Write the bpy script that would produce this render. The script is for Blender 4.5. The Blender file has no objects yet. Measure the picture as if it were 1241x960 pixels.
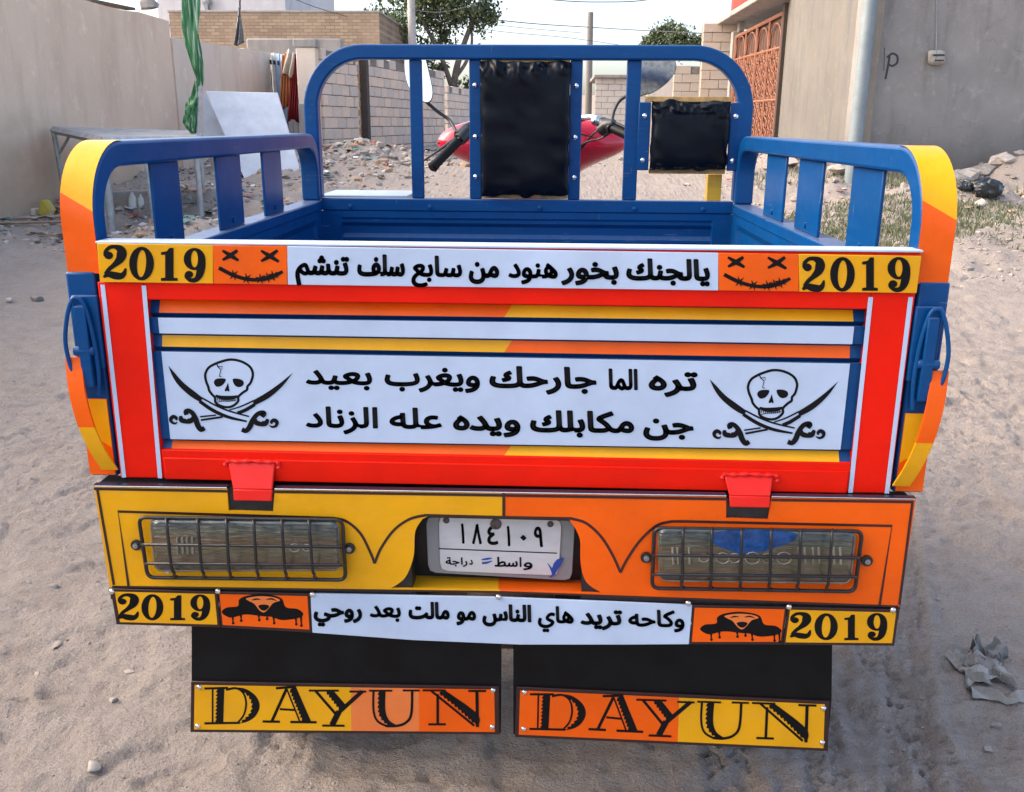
import bpy, bmesh, math, random
import numpy as np
from mathutils import Vector, Matrix

random.seed(7)
scene = bpy.context.scene
COL = scene.collection

# ------------------------------------------------------------------ camera
FX, PITCH, YAW, ROLL = 1125.8, .2849, -.0393, .0062      # focal length in photo pixels (1241 wide)
CAM = np.array([.0776, -1.4502, 1.4037])
def _axes():
    cp, sp, cy, sy = math.cos(PITCH), math.sin(PITCH), math.cos(YAW), math.sin(YAW)
    f = np.array([sy*cp, cy*cp, -sp]); r = np.array([cy, -sy, 0.]); u = np.cross(r, f)
    cr, sr = math.cos(ROLL), math.sin(ROLL)
    return f, r*cr+u*sr, u*cr-r*sr
AF, AR, AU = _axes()
cam_data = bpy.data.cameras.new('camera'); cam = bpy.data.objects.new('camera', cam_data); COL.objects.link(cam)
cam_data.sensor_fit = 'HORIZONTAL'; cam_data.sensor_width = 36.; cam_data.lens = FX/1241*36.
cam_data.clip_start = .05; cam_data.clip_end = 2000
cam.matrix_world = Matrix(((AR[0], AU[0], -AF[0], CAM[0]), (AR[1], AU[1], -AF[1], CAM[1]), (AR[2], AU[2], -AF[2], CAM[2]), (0, 0, 0, 1)))
scene.camera = cam

# ------------------------------------------------------------------ sky, sun, exposure
SUN_EL, SUN_AZ = math.radians(36), math.radians(272)     # hazy sun from the left (azimuth clockwise from +Y)
world = bpy.data.worlds.new('World'); scene.world = world; world.use_nodes = True
nt = world.node_tree; bg = nt.nodes['Background']
sky = nt.nodes.new('ShaderNodeTexSky'); sky.sky_type = 'NISHITA'; sky.sun_disc = False
sky.sun_elevation = SUN_EL; sky.sun_rotation = SUN_AZ
sky.air_density = .8; sky.dust_density = 4.0; sky.ozone_density = .0
nt.links.new(sky.outputs[0], bg.inputs[0]); bg.inputs[1].default_value = .15
sd = bpy.data.lights.new('sun', 'SUN'); sd.energy = .5; sd.angle = math.radians(140); sd.color = (1., .86, .66)
sun = bpy.data.objects.new('sun', sd); COL.objects.link(sun)
to_sun = Vector((math.sin(SUN_AZ)*math.cos(SUN_EL), math.cos(SUN_AZ)*math.cos(SUN_EL), math.sin(SUN_EL)))
sun.rotation_euler = to_sun.to_track_quat('Z', 'Y').to_euler()
vs = scene.view_settings; vs.view_transform = 'Standard'; vs.look = 'None'; vs.exposure = 1.82; vs.gamma = 1; vs.use_curve_mapping = False
scene.cycles.max_bounces = 6

# ------------------------------------------------------------------ pixel helpers (photo pixels -> points on a given plane)
def ray(u, v): return AF*FX + AR*(u-620.5) - AU*(v-480)
def P(u, v, Y=0.):
    d = ray(u, v); return CAM + d*((Y-CAM[1])/d[1])
def PX(u, v, X):
    d = ray(u, v); return CAM + d*((X-CAM[0])/d[0])

# ------------------------------------------------------------------ noise and terrain
def _hash(ix, iy, s):
    n = (ix*374761393 + iy*668265263 + s*1274126177) & 0xffffffff
    n = ((n ^ (n >> 13))*1274126177) & 0xffffffff
    return ((n ^ (n >> 16)) & 0xffff)/65535.
def vnoise(x, y, s=0):
    x = np.asarray(x, float); y = np.asarray(y, float)
    ix = np.floor(x).astype(np.int64); iy = np.floor(y).astype(np.int64); fx = x-ix; fy = y-iy
    fx = fx*fx*fx*(fx*(fx*6-15)+10); fy = fy*fy*fy*(fy*(fy*6-15)+10)
    a = _hash(ix, iy, s); b = _hash(ix+1, iy, s); c = _hash(ix, iy+1, s); d = _hash(ix+1, iy+1, s)
    return (a*(1-fx)+b*fx)*(1-fy)+(c*(1-fx)+d*fx)*fy-.5
def sstep(x, a, b):
    t = np.clip((np.asarray(x, float)-a)/(b-a), 0, 1); return t*t*(3-2*t)
def terrain(x, y):
    x = np.asarray(x, float); y = np.asarray(y, float)
    z = np.interp(y, [-60, 3.2, 5, 8, 11.5, 15, 24, 40, 900], [0, 0, .1, .33, .56, .78, .85, 1.0, 1.0])
    far = sstep(y, 4, 9)
    z = z + .25*sstep(x, 2.4, 5.0)*sstep(y, 9, 17)
    # loose heaps on both sides of the lane
    side = np.maximum(sstep(-x, 1.6, 3.2), sstep(x, 1.9, 3.4))
    z = z + far*side*(.24*vnoise(x*.9, y*.9, 3)+.16*vnoise(x*2.3, y*2.3, 4)+.09*vnoise(x*6, y*6, 5)+.05*np.abs(vnoise(x*13, y*13, 6)))
    # heap of spoil against the wall on the right
    z = z + .30*np.exp(-((x+3.3)/.9)**2-((y-14.8)/2.2)**2) + .28*np.exp(-((x-4.5)/1.3)**2-((y-8.2)/1.3)**2) + .45*np.exp(-((x-7.3)/1.1)**2-((y-12.2)/.7)**2)
    return z
def tz(x, y): return float(terrain(np.array([x]), np.array([y]))[0])
def G(u, v):
    d = ray(u, v); prev = .5
    ys = np.arange(.05, 90, .03); t = (ys-CAM[1])/d[1]
    X = CAM[0]+d[0]*t; Z = CAM[2]+d[2]*t
    k = np.argmax(Z < terrain(X, ys))
    return np.array([X[k], ys[k], terrain(X[k], ys[k])], float)

# ------------------------------------------------------------------ materials
MATS = {}
def newmat(name):
    m = bpy.data.materials.new(name); m.use_nodes = True; MATS[name] = m
    return m, m.node_tree, m.node_tree.nodes['Principled BSDF']
def N(nt, t, **kw):
    n = nt.nodes.new(t)
    for k, v in kw.items():
        if k.startswith('i_'): n.inputs[k[2:].replace('_', ' ')].default_value = v
        else: setattr(n, k, v)
    return n
def ramp(nt, fac, stops):
    r = N(nt, 'ShaderNodeValToRGB'); e = r.color_ramp.elements
    while len(e) < len(stops): e.new(.5)
    for el, (p, c) in zip(e, stops): el.position = p; el.color = (*c, 1) if len(c) == 3 else c
    nt.links.new(fac, r.inputs[0]); return r.outputs[0]
def coords(nt, scale=(1, 1, 1)):
    tc = N(nt, 'ShaderNodeTexCoord'); mp = N(nt, 'ShaderNodeMapping'); mp.inputs['Scale'].default_value = scale
    nt.links.new(tc.outputs['Object'], mp.inputs[0]); return mp.outputs[0]
def noise(nt, co, scale, detail=5, rough=.55):
    n = N(nt, 'ShaderNodeTexNoise'); n.inputs['Scale'].default_value = scale; n.inputs['Detail'].default_value = detail; n.inputs['Roughness'].default_value = rough
    nt.links.new(co, n.inputs['Vector']); return n.outputs['Fac']
def mixc(nt, fac, a, b, mode='MIX'):
    m = N(nt, 'ShaderNodeMix', data_type='RGBA', blend_type=mode)
    for i, val in ((6, a), (7, b)):
        if isinstance(val, tuple): m.inputs[i].default_value = (*val, 1)
        else: nt.links.new(val, m.inputs[i])
    if isinstance(fac, (int, float)): m.inputs[0].default_value = fac
    else: nt.links.new(fac, m.inputs[0])
    return m.outputs[2]
def bump(nt, bsdf, h, strength, dist):
    b = N(nt, 'ShaderNodeBump'); b.inputs['Strength'].default_value = strength; b.inputs['Distance'].default_value = dist
    nt.links.new(h, b.inputs['Height']); nt.links.new(b.outputs[0], bsdf.inputs['Normal']); return b
def paint(name, c, rough=.35, dust=.25, coat=.3, metal=0., dustc=(.42, .37, .32), scale=1., spec=.35, ripple=.12, scratch=0., top=0.):
    """painted or vinyl-covered sheet metal with dust, smears, scratches and slight unevenness"""
    m, nt, b = newmat(name); co = coords(nt)
    n1 = noise(nt, co, 6*scale, 6, .6); n2 = noise(nt, co, 60*scale, 4, .65); n3 = noise(nt, coords(nt, (3, 3, 14)), 5*scale, 4); n4 = noise(nt, co, 1.7*scale, 3)
    col = mixc(nt, ramp(nt, n1, [(.3, (.0,)*3), (.75, (1.,)*3)]), tuple(min(1, x*1.08) for x in c), tuple(x*.84 for x in c))
    mask = N(nt, 'ShaderNodeMath', operation='MULTIPLY'); nt.links.new(ramp(nt, n3, [(.42, (0,)*3), (.8, (1,)*3)]), mask.inputs[0]); nt.links.new(ramp(nt, n2, [(.35, (.25,)*3), (.75, (1,)*3)]), mask.inputs[1])
    m2 = N(nt, 'ShaderNodeMath', operation='MULTIPLY'); nt.links.new(mask.outputs[0], m2.inputs[0]); m2.inputs[1].default_value = dust
    out = mixc(nt, m2.outputs[0], col, dustc)
    if top:      # dust settled on faces that look up
        ge = N(nt, 'ShaderNodeNewGeometry'); sx = N(nt, 'ShaderNodeSeparateXYZ'); nt.links.new(ge.outputs['True Normal'], sx.inputs[0])
        f = N(nt, 'ShaderNodeMapRange'); f.inputs[1].default_value = .5; f.inputs[2].default_value = 1.; f.inputs[4].default_value = top; nt.links.new(sx.outputs[2], f.inputs[0])
        g = N(nt, 'ShaderNodeMath', operation='MULTIPLY'); nt.links.new(f.outputs[0], g.inputs[0]); nt.links.new(ramp(nt, n2, [(.2, (.4,)*3), (.7, (1,)*3)]), g.inputs[1]); out = mixc(nt, g.outputs[0], out, (.36, .34, .33))
    if scratch:  # fine pale scratches and small chips down to primer
        sc_ = noise(nt, coords(nt, (9, 9, 160)), 1.0, 3, .5); s2 = noise(nt, coords(nt, (120, 120, 14)), 1.0, 3, .5); ch = noise(nt, co, 38, 5, .7)
        a_ = N(nt, 'ShaderNodeMath', operation='MAXIMUM'); nt.links.new(ramp(nt, sc_, [(.70, (0,)*3), (.74, (1,)*3)]), a_.inputs[0]); nt.links.new(ramp(nt, s2, [(.71, (0,)*3), (.75, (1,)*3)]), a_.inputs[1])
        b_ = N(nt, 'ShaderNodeMath', operation='MAXIMUM'); nt.links.new(a_.outputs[0], b_.inputs[0]); nt.links.new(ramp(nt, ch, [(.73, (0,)*3), (.76, (1,)*3)]), b_.inputs[1])
        c_ = N(nt, 'ShaderNodeMath', operation='MULTIPLY'); nt.links.new(b_.outputs[0], c_.inputs[0]); c_.inputs[1].default_value = scratch; out = mixc(nt, c_.outputs[0], out, tuple(.5*x+.16 for x in c))
    nt.links.new(out, b.inputs['Base Color'])
    rr = N(nt, 'ShaderNodeMapRange'); rr.inputs[3].default_value = rough*.7; rr.inputs[4].default_value = min(1, rough*1.6); nt.links.new(n1, rr.inputs[0]); nt.links.new(rr.outputs[0], b.inputs['Roughness'])
    b.inputs['Coat Weight'].default_value = coat; b.inputs['Coat Roughness'].default_value = .12; b.inputs['Metallic'].default_value = metal; b.inputs['Specular IOR Level'].default_value = spec
    ad = N(nt, 'ShaderNodeMath', operation='MULTIPLY_ADD'); nt.links.new(n4, ad.inputs[0]); ad.inputs[1].default_value = 3.; nt.links.new(n1, ad.inputs[2]); bump(nt, b, ad.outputs[0], ripple, .012)
    return m
def plain(name, c, rough=.5, metal=0., var=.15, scale=20, bs=.2, bd=.004, **kw):
    m, nt, b = newmat(name); co = coords(nt); n = noise(nt, co, scale, 6, .6)
    nt.links.new(mixc(nt, ramp(nt, n, [(.3, (0,)*3), (.7, (1,)*3)]), tuple(x*(1-var) for x in c), tuple(min(1, x*(1+var)) for x in c)), b.inputs['Base Color'])
    b.inputs['Roughness'].default_value = rough; b.inputs['Metallic'].default_value = metal
    bump(nt, b, n, bs, bd)
    for k, v in kw.items(): b.inputs[k.replace('_', ' ')].default_value = v
    return m

BLUE = paint('blue_paint', (.0, .054, .190), .32, .10, .04, dustc=(.1, .2, .33), spec=.2, scratch=.4, top=.25)
RED = paint('red_vinyl', (.78, .010, .001), .42, .05, .0, spec=.14, ripple=.25, dustc=(.55, .12, .06))
REDGLOSS = paint('red_gloss', (.74, .016, .010), .3, .04, .1, spec=.2)
ORANGE = paint('orange_vinyl', (.82, .105, .001), .32, .08, .0, spec=.25, ripple=.35, dustc=(.6, .25, .1))
YELLOW = paint('yellow_vinyl', (.76, .36, .004), .32, .10, .0, spec=.25, ripple=.35, dustc=(.6, .42, .2))
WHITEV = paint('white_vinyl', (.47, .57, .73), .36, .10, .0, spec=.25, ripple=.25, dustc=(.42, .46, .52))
INK = plain('black_print', (.006, .006, .007), .5, var=.3, bs=0, Specular_IOR_Level=.12)
BLACKR = plain('black_rubber', (.0035, .004, .005), .5, var=.5, scale=14, bs=.25, bd=.003, Specular_IOR_Level=.2)
PALEORANGE = paint('faded_orange_vinyl', (.76, .19, .045), .4, .06, .0, spec=.2)
BLACKM = plain('black_metal', (.012, .013, .015), .4, var=.4, scale=60)
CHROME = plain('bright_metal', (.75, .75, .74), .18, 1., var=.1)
STEEL = plain('dull_steel', (.30, .31, .32), .45, .8, var=.3, scale=40)
LEATHER = plain('black_leatherette', (.002, .0035, .0075), .34, var=.3, scale=220, bs=.25, bd=.0008, Specular_IOR_Level=.16)
WOODY = plain('yellow_wood', (.42, .26, .09), .6, var=.35, scale=40)
REDPL = paint('crimson_plastic', (.55, .006, .035), .2, .04, .6)
MIRRORD = plain('dark_reflection_glass', (.34, .34, .38), .12, 1., var=.4, scale=60, bs=0)  # right mirror: the dark reflection is put into the glass colour
MIRROR = plain('mirror_glass', (.9, .93, .95), .02, 1., var=0, bs=0)
WHITEPL = plain('white_scuffed_vinyl', (.7, .7, .7), .4)
PALEPLATE = paint('number_plate_white', (.55, .56, .57), .45, .35, .05, dustc=(.25, .22, .2))

# ------------------------------------------------------------------ mesh helpers
class MB:
    def __init__(s): s.v = []; s.f = []; s.m = []
    def add(s, vs, fs, m=0):
        b = len(s.v); s.v += [tuple(map(float, p)) for p in vs]
        for f in fs: s.f.append([b+i for i in f]); s.m.append(m)
    def box(s, x0, x1, y0, y1, z0, z1, m=0):
        s.add([(x, y, z) for x in (x0, x1) for y in (y0, y1) for z in (z0, z1)],
              [(0, 1, 3, 2), (4, 6, 7, 5), (0, 4, 5, 1), (2, 3, 7, 6), (0, 2, 6, 4), (1, 5, 7, 3)], m)
    def hexa(s, a, b, m=0):
        """solid between two quads a and b (same winding)"""
        s.add(list(a)+list(b), [(3, 2, 1, 0), (4, 5, 6, 7), (0, 1, 5, 4), (1, 2, 6, 5), (2, 3, 7, 6), (3, 0, 4, 7)], m)
    def prism(s, pts, d, m=0):
        n = len(pts); d = np.array(d, float)
        s.add([np.array(p, float) for p in pts]+[np.array(p, float)+d for p in pts],
              [tuple(range(n)), tuple(range(2*n-1, n-1, -1))]+[((i+1) % n, i, n+i, n+(i+1) % n) for i in range(n)], m)
    def tube(s, pts, r, n=8, closed=False, m=0, flat=1.):
        pts = [np.array(p, float) for p in pts]; k = len(pts); rs = r if hasattr(r, '__len__') else [r]*k
        tan = []
        for i in range(k):
            a = pts[(i-1) % k] if (closed or i > 0) else pts[0]; b = pts[(i+1) % k] if (closed or i < k-1) else pts[-1]
            t = b-a; tan.append(t/(np.linalg.norm(t)+1e-12))
        ref = np.array([0, 0, 1.]) if abs(tan[0][2]) < .9 else np.array([1., 0, 0])
        nrm = np.cross(tan[0], ref); nrm /= np.linalg.norm(nrm); vs = []
        for i in range(k):
            nrm = nrm-tan[i]*(nrm@tan[i]); nrm /= np.linalg.norm(nrm)+1e-12; bn = np.cross(tan[i], nrm)
            for j in range(n):
                a = 2*math.pi*j/n; vs.append(pts[i]+rs[i]*(nrm*math.cos(a)+bn*flat*math.sin(a)))
        fs = []
        for i in range(k if closed else k-1):
            i2 = (i+1) % k
            for j in range(n): j2 = (j+1) % n; fs.append((i*n+j, i*n+j2, i2*n+j2, i2*n+j))
        if not closed: fs += [tuple(range(n-1, -1, -1)), tuple((k-1)*n+j for j in range(n))]
        s.add(vs, fs, m)
    def sweep(s, pts, side, w, t, m=0, caps=True):
        """flat bar along a planar path: w along the constant side axis, t across it in the plane"""
        pts = [np.array(p, float) for p in pts]; side = np.array(side, float); k = len(pts); vs = []
        for i in range(k):
            a = pts[max(i-1, 0)]; b = pts[min(i+1, k-1)]; tg = b-a; tg /= np.linalg.norm(tg); nr = np.cross(tg, side)
            for (p, q) in ((-1, -1), (1, -1), (1, 1), (-1, 1)): vs.append(pts[i]+side*w/2*p+nr*t/2*q)
        fs = [(i*4+j, i*4+(j+1) % 4, i*4+4+(j+1) % 4, i*4+4+j) for i in range(k-1) for j in range(4)]
        if caps: fs += [(3, 2, 1, 0), tuple((k-1)*4+j for j in range(4))]
        s.add(vs, fs, m)
    def lathe(s, c, axis, prof, n=20, m=0):
        c = np.array(c, float); ax = np.array(axis, float); ax /= np.linalg.norm(ax)
        e = np.cross(ax, [0, 0, 1.] if abs(ax[2]) < .9 else [1., 0, 0]); e /= np.linalg.norm(e); f = np.cross(ax, e); k = len(prof)
        vs = [c+ax*h+r*(e*math.cos(2*math.pi*j/n)+f*math.sin(2*math.pi*j/n)) for r, h in prof for j in range(n)]
        fs = [(i*n+j, i*n+(j+1) % n, (i+1)*n+(j+1) % n, (i+1)*n+j) for i in range(k-1) for j in range(n)]
        s.add(vs, fs, m)
    def grid(s, fn, nu, nv, m=0, closeu=False):
        vs = [fn(i/nu, j/nv) for i in range(nu+(0 if closeu else 1)) for j in range(nv+1)]; fs = []
        nn = nu if closeu else nu+1
        for i in range(nu):
            for j in range(nv): a = i*(nv+1)+j; b = ((i+1) % nn)*(nv+1)+j; fs.append((a, b, b+1, a+1))
        s.add(vs, fs, m)
    def mesh(s, name):
        me = bpy.data.meshes.new(name); me.from_pydata(s.v, [], s.f); me.polygons.foreach_set('material_index', s.m)
        return me
    def build(s, name, mats, parent=None, smooth=None, bevel=0., fix=True, seg=2, **props):
        me = s.mesh(name)
        if fix:
            bm = bmesh.new(); bm.from_mesh(me); bmesh.ops.recalc_face_normals(bm, faces=bm.faces); bm.to_mesh(me); bm.free()
        return link(name, me, mats, parent, smooth, bevel, seg, **props)
LOC = {}
def link(name, me, mats, parent=None, smooth=None, bevel=0., seg=2, loc=None, rot=None, **props):
    for mm in (mats if isinstance(mats, (list, tuple)) else [mats]):
        if not me.materials or len(me.materials) < (len(mats) if isinstance(mats, (list, tuple)) else 1): me.materials.append(mm)
    o = bpy.data.objects.new(name, me); COL.objects.link(o)
    if loc is not None: o.location = loc
    if rot is not None: o.rotation_euler = rot
    if bevel:
        b = o.modifiers.new('bevel', 'BEVEL'); b.width = bevel; b.segments = seg; b.limit_method = 'ANGLE'; b.angle_limit = math.radians(35)
        smooth = 40 if smooth is None else smooth
    if smooth:
        me.shade_smooth(); me.set_sharp_from_angle(angle=math.radians(smooth))
    if parent is not None: par(o, parent)
    for k, v in props.items(): o[k] = v
    return o
def par(o, p):
    o.parent = p; o.matrix_parent_inverse = Matrix.Translation(-Vector(LOC.get(p.name, (0, 0, 0))))
def thing(name, loc, label, cat, group=None):
    o = bpy.data.objects.new(name, None); COL.objects.link(o); o.location = loc; o.empty_display_size = .1; LOC[o.name] = tuple(loc)
    o['label'] = label; o['category'] = cat
    if group: o['group'] = group
    return o
def tagged(o, label, cat, group=None):
    o['label'] = label; o['category'] = cat
    if group: o['group'] = group
    return o
def spline(pts, n=8, closed=False):
    pts = [np.array(p, float) for p in pts]; k = len(pts); out = []
    for i in range(k if closed else k-1):
        g = (lambda j: pts[j % k]) if closed else (lambda j: pts[min(max(j, 0), k-1)])
        p0, p1, p2, p3 = g(i-1), g(i), g(i+1), g(i+2)
        for q in range(n):
            t = q/n; out.append(.5*((2*p1)+(-p0+p2)*t+(2*p0-5*p1+4*p2-p3)*t*t+(-p0+3*p1-3*p2+p3)*t**3))
    if not closed: out.append(pts[-1])
    return out

# ------------------------------------------------------------------ flat print: filled outlines given in photo pixels, laid on a real sheet
def fill2d(loops):
    c = bpy.data.curves.new('fill', 'CURVE'); c.dimensions = '2D'; c.fill_mode = 'BOTH'
    for lp in loops:
        sp = c.splines.new('POLY'); sp.points.add(len(lp)-1); sp.use_cyclic_u = True
        for p, q in zip(sp.points, lp): p.co = (q[0]*.01, -q[1]*.01, 0, 1)
    o = bpy.data.objects.new('fill', c); me = o.to_mesh()
    vs = [(v.co.x*100, -v.co.y*100) for v in me.vertices]; fs = [tuple(p.vertices) for p in me.polygons]
    o.to_mesh_clear(); bpy.data.objects.remove(o); bpy.data.curves.remove(c)
    return vs, fs
class Print:
    """collects 2-D shapes in pixels; every shape lies a hair above the one before"""
    def __init__(s, Y, tf=None, step=.00002): s.Y = Y; s.tf = tf; s.step = step; s.k = 0; s.mb = MB()
    def put(s, vs, fs):
        y = s.Y-s.step*s.k; s.k += 1
        if s.tf: vs = [s.tf(*v) for v in vs]
        s.mb.add([P(u, v, y) for u, v in vs], fs)
    def loops(s, *lp): s.put(*fill2d(lp))
    def poly(s, pts): s.put(*fill2d([pts]))
    def smooth(s, pts, n=6): s.put(*fill2d([spline(pts, n, True)]))
    def stroke(s, pts, w, n=6, sm=True):
        """line with width; points (x, y) or (x, y, w)"""
        pts = [(p[0], p[1], p[2] if len(p) > 2 else w) for p in pts]
        q = spline(pts, n) if sm and len(pts) > 2 else [np.array(p, float) for p in pts]
        L, R = [], []
        for i in range(len(q)):
            a = q[max(i-1, 0)]; b = q[min(i+1, len(q)-1)]; t = b[:2]-a[:2]; t /= np.linalg.norm(t)+1e-9; nn = np.array([-t[1], t[0]])*max(q[i][2], .05)/2
            L.append(q[i][:2]+nn); R.append(q[i][:2]-nn)
        k = len(q); s.put([tuple(x) for x in L+R], [(i, i+1, k+i+1, k+i) for i in range(k-1)])
    def disc(s, x, y, r, n=20): s.poly([(x+r*math.cos(2*math.pi*i/n), y+r*math.sin(2*math.pi*i/n)) for i in range(n)])
    def build(s, name, mat, parent, **props): return s.mb.build(name, mat, parent, fix=False, **props)

FORMS = {}
for ch, base, dual in [('ا', 0xFE8D, 0), ('ب', 0xFE8F, 1), ('ة', 0xFE93, 0), ('ت', 0xFE95, 1), ('ج', 0xFE9D, 1), ('ح', 0xFEA1, 1), ('خ', 0xFEA5, 1),
                       ('د', 0xFEA9, 0), ('ر', 0xFEAD, 0), ('ز', 0xFEAF, 0), ('س', 0xFEB1, 1), ('ش', 0xFEB5, 1), ('ط', 0xFEC1, 1), ('ع', 0xFEC9, 1), ('غ', 0xFECD, 1),
                       ('ف', 0xFED1, 1), ('ك', 0xFED9, 1), ('ل', 0xFEDD, 1), ('م', 0xFEE1, 1), ('ن', 0xFEE5, 1), ('ه', 0xFEE9, 1), ('و', 0xFEED, 0), ('ي', 0xFEF1, 1)]:
    FORMS[ch] = (base, dual)
def shape_arabic(w):
    out = []
    for i, ch in enumerate(w):
        if ch not in FORMS: out.append(ch); continue
        base, dual = FORMS[ch]
        prev = i > 0 and w[i-1] in FORMS and FORMS[w[i-1]][1]; nxt = dual and i < len(w)-1 and w[i+1] in FORMS
        out.append(chr(base+(3 if prev and nxt else 2 if nxt else 1 if prev else 0)))
    return ''.join(reversed(out))
def text2d(body):
    """outline text to triangles; a few glyphs only fill cleanly at some resolutions, so keep the fullest fill"""
    best = None; per = None
    for off, res in ((0, 12), (0, 3), (0, 6), (.001, 3), (.001, 6), (.004, 4), (.01, 3)):
        c = bpy.data.curves.new('text', 'FONT'); c.body = body; c.resolution_u = res; c.offset = off
        o = bpy.data.objects.new('text', c); me = o.to_mesh()
        vs = [(v.co.x, v.co.y) for v in me.vertices]; fs = [tuple(p.vertices) for p in me.polygons]; ar = sum(p.area for p in me.polygons)
        if per is None: per = 1.65*max(1, len(body))
        o.to_mesh_clear(); bpy.data.objects.remove(o); bpy.data.curves.remove(c)
        if best is None or ar-per*off > best[0]+.012: best = (ar-per*off, vs, fs)
    return best[1], best[2]
def word(pr, w, u0, u1, base, S, bold=.03, slope=.015):
    """one word, widened to the span it has on the board and thickened all round by bold (in em)"""
    vs, fs = text2d(shape_arabic(w))
    x0 = min(v[0] for v in vs); x1 = max(v[0] for v in vs); b = bold*S; u0 += b; u1 -= b
    px = [(u0+(x-x0)/max(x1-x0, 1e-6)*(u1-u0), base-b-y*S+slope*((x-x0)/max(x1-x0, 1e-6)-.5)*(u1-u0)) for x, y in vs]
    pr.put(px, fs)
    # outline band round every contour
    cnt = {}
    for f in fs:
        for i in range(len(f)):
            e = (f[i], f[(i+1) % len(f)]); k = (min(e), max(e)); cnt[k] = cnt.get(k, 0)+1
    qv, qf = [], []
    for (i, j), n in cnt.items():
        if n != 1: continue
        a = np.array(px[i]); c = np.array(px[j]); t = c-a; L = np.linalg.norm(t)
        if L < 1e-6: continue
        t /= L; nn = np.array([-t[1], t[0]])
        k = len(qv)
        qv += [tuple(a+nn*b), tuple(a-t*b*.7+nn*b*.7), tuple(a-t*b), tuple(a-t*b*.7-nn*b*.7), tuple(a-nn*b), tuple(c-nn*b), tuple(c+t*b*.7-nn*b*.7), tuple(c+t*b), tuple(c+t*b*.7+nn*b*.7), tuple(c+nn*b)]
        qf.append(tuple(range(k, k+10)))
    pr.put(qv, qf)
# ================================================================== the ground
def axis(lo, hi, d0, d1, step, g):
    """dense between d0 and d1, then growing outwards"""
    mid = list(np.arange(d0, d1, step)); s = step; a = d0; left = []
    while a > lo: s *= g; a -= s; left.append(a)
    s = step; b = mid[-1]; right = []
    while b < hi: s *= g; b += s; right.append(b)
    return np.array(left[::-1]+mid+right)
gx = axis(-260, 260, -2.3, 2.5, .0125, 1.022); gy = axis(-60, 600, .1, 3.4, .0125, 1.016)
GX, GY = np.meshgrid(gx, gy)
Z = terrain(GX, GY)
near = 1-sstep(np.hypot(GX, GY-1), 9, 22)
rough = (.026*vnoise(GX*1.3, GY*1.3, 21)+.009*vnoise(GX*3.6+.4*GY, GY*4.2, 22)+.006*vnoise(GX*8, GY*9, 23)
         +.012*np.abs(vnoise(GX*15+GY*4, GY*21, 24))+.011*vnoise(GX*30, GY*40, 25)+.006*vnoise(GX*62, GY*74, 26))
patch = sstep(vnoise(GX*1.1+5, GY*1.1, 27), -.12, .2)
rough += patch*(.013*np.abs(vnoise(GX*24, GY*34, 28))+.009*vnoise(GX*50, GY*56, 29))
shelf = sstep(vnoise(GX*2.1+GY*.8, GY*2.7, 30), .05, .085)*.014+sstep(vnoise(GX*3.7-GY*1.1, GY*4.4, 31), .08, .105)*.011+sstep(vnoise(GX*7.3+GY*2.1, GY*8.7, 32), .10, .13)*.007+sstep(vnoise(GX*11-GY*3, GY*14, 33), .14, .17)*.006
Z = Z+near*(rough+shelf)
# shoe prints and scuffs
rs = np.random.RandomState(5)
for _ in range(70):
    cx, cy, a = rs.uniform(-2.6, 2.8), rs.uniform(.2, 4.5), rs.uniform(0, 3.14); l, w = rs.uniform(.10, .16), rs.uniform(.04, .06)
    m_ = (np.abs(GX-cx) < .3) & (np.abs(GY-cy) < .3); xx, yy = GX[m_]-cx, GY[m_]-cy
    u_, v_ = xx*math.cos(a)+yy*math.sin(a), -xx*math.sin(a)+yy*math.cos(a); r_ = np.sqrt((u_/l)**2+(v_/w)**2)
    Z[m_] += -.009*(1-sstep(r_, .75, 1.0))+.006*np.exp(-((r_-1.1)/.12)**2)
# tyre tracks running out from under the right rear wheel and past it
def track(x0, y0, x1, y1, w, dep, ph):
    L = math.hypot(x1-x0, y1-y0); tx, ty = (x1-x0)/L, (y1-y0)/L
    s = (GX-x0)*tx+(GY-y0)*ty; d = -(GX-x0)*ty+(GY-y0)*tx
    inside = (1-sstep(np.abs(d), w*.42, w*.52))*sstep(s, -.1, .1)*(1-sstep(s, L-.2, L))
    tread = np.clip(np.sin((s+np.abs(d)*.9)*2*math.pi/.034+ph)*2.2, -1, 1)*(np.abs(d) > w*.06)
    rib = np.cos(d*2*math.pi/(w/4))
    return inside*(-dep+.0045*tread+.003*rib)+.006*np.exp(-((np.abs(d)-w*.6)/.02)**2)*sstep(s, -.1, .1)*(1-sstep(s, L-.2, L))
Z += track(.50, .2, .62, 4.6, .12, .010, 0)+track(.70, .2, 1.35, 5.0, .11, .008, 1)+track(.98, .15, 1.02, 4.2, .10, .006, 2)+track(-.52, .3, -.62, 4.5, .12, .008, 1.5)+track(.86, .2, 2.6, 5.4, .12, .007, .5)
verts = np.stack([GX, GY, Z], -1).reshape(-1, 3); ny, nx = GX.shape
idx = np.arange(ny*nx).reshape(ny, nx); quads = np.stack([idx[:-1, :-1], idx[:-1, 1:], idx[1:, 1:], idx[1:, :-1]], -1).reshape(-1, 4)
me = bpy.data.meshes.new('ground'); me.vertices.add(len(verts)); me.vertices.foreach_set('co', verts.ravel().astype(np.float32))
me.loops.add(quads.size); me.loops.foreach_set('vertex_index', quads.ravel().astype(np.int32)); me.polygons.add(len(quads))
me.polygons.foreach_set('loop_start', np.arange(0, quads.size, 4, dtype=np.int32)); me.polygons.foreach_set('loop_total', np.full(len(quads), 4, dtype=np.int32)); me.update(); me.validate()
m, nt2, b2 = newmat('dry_dusty_earth'); co = coords(nt2)
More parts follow.
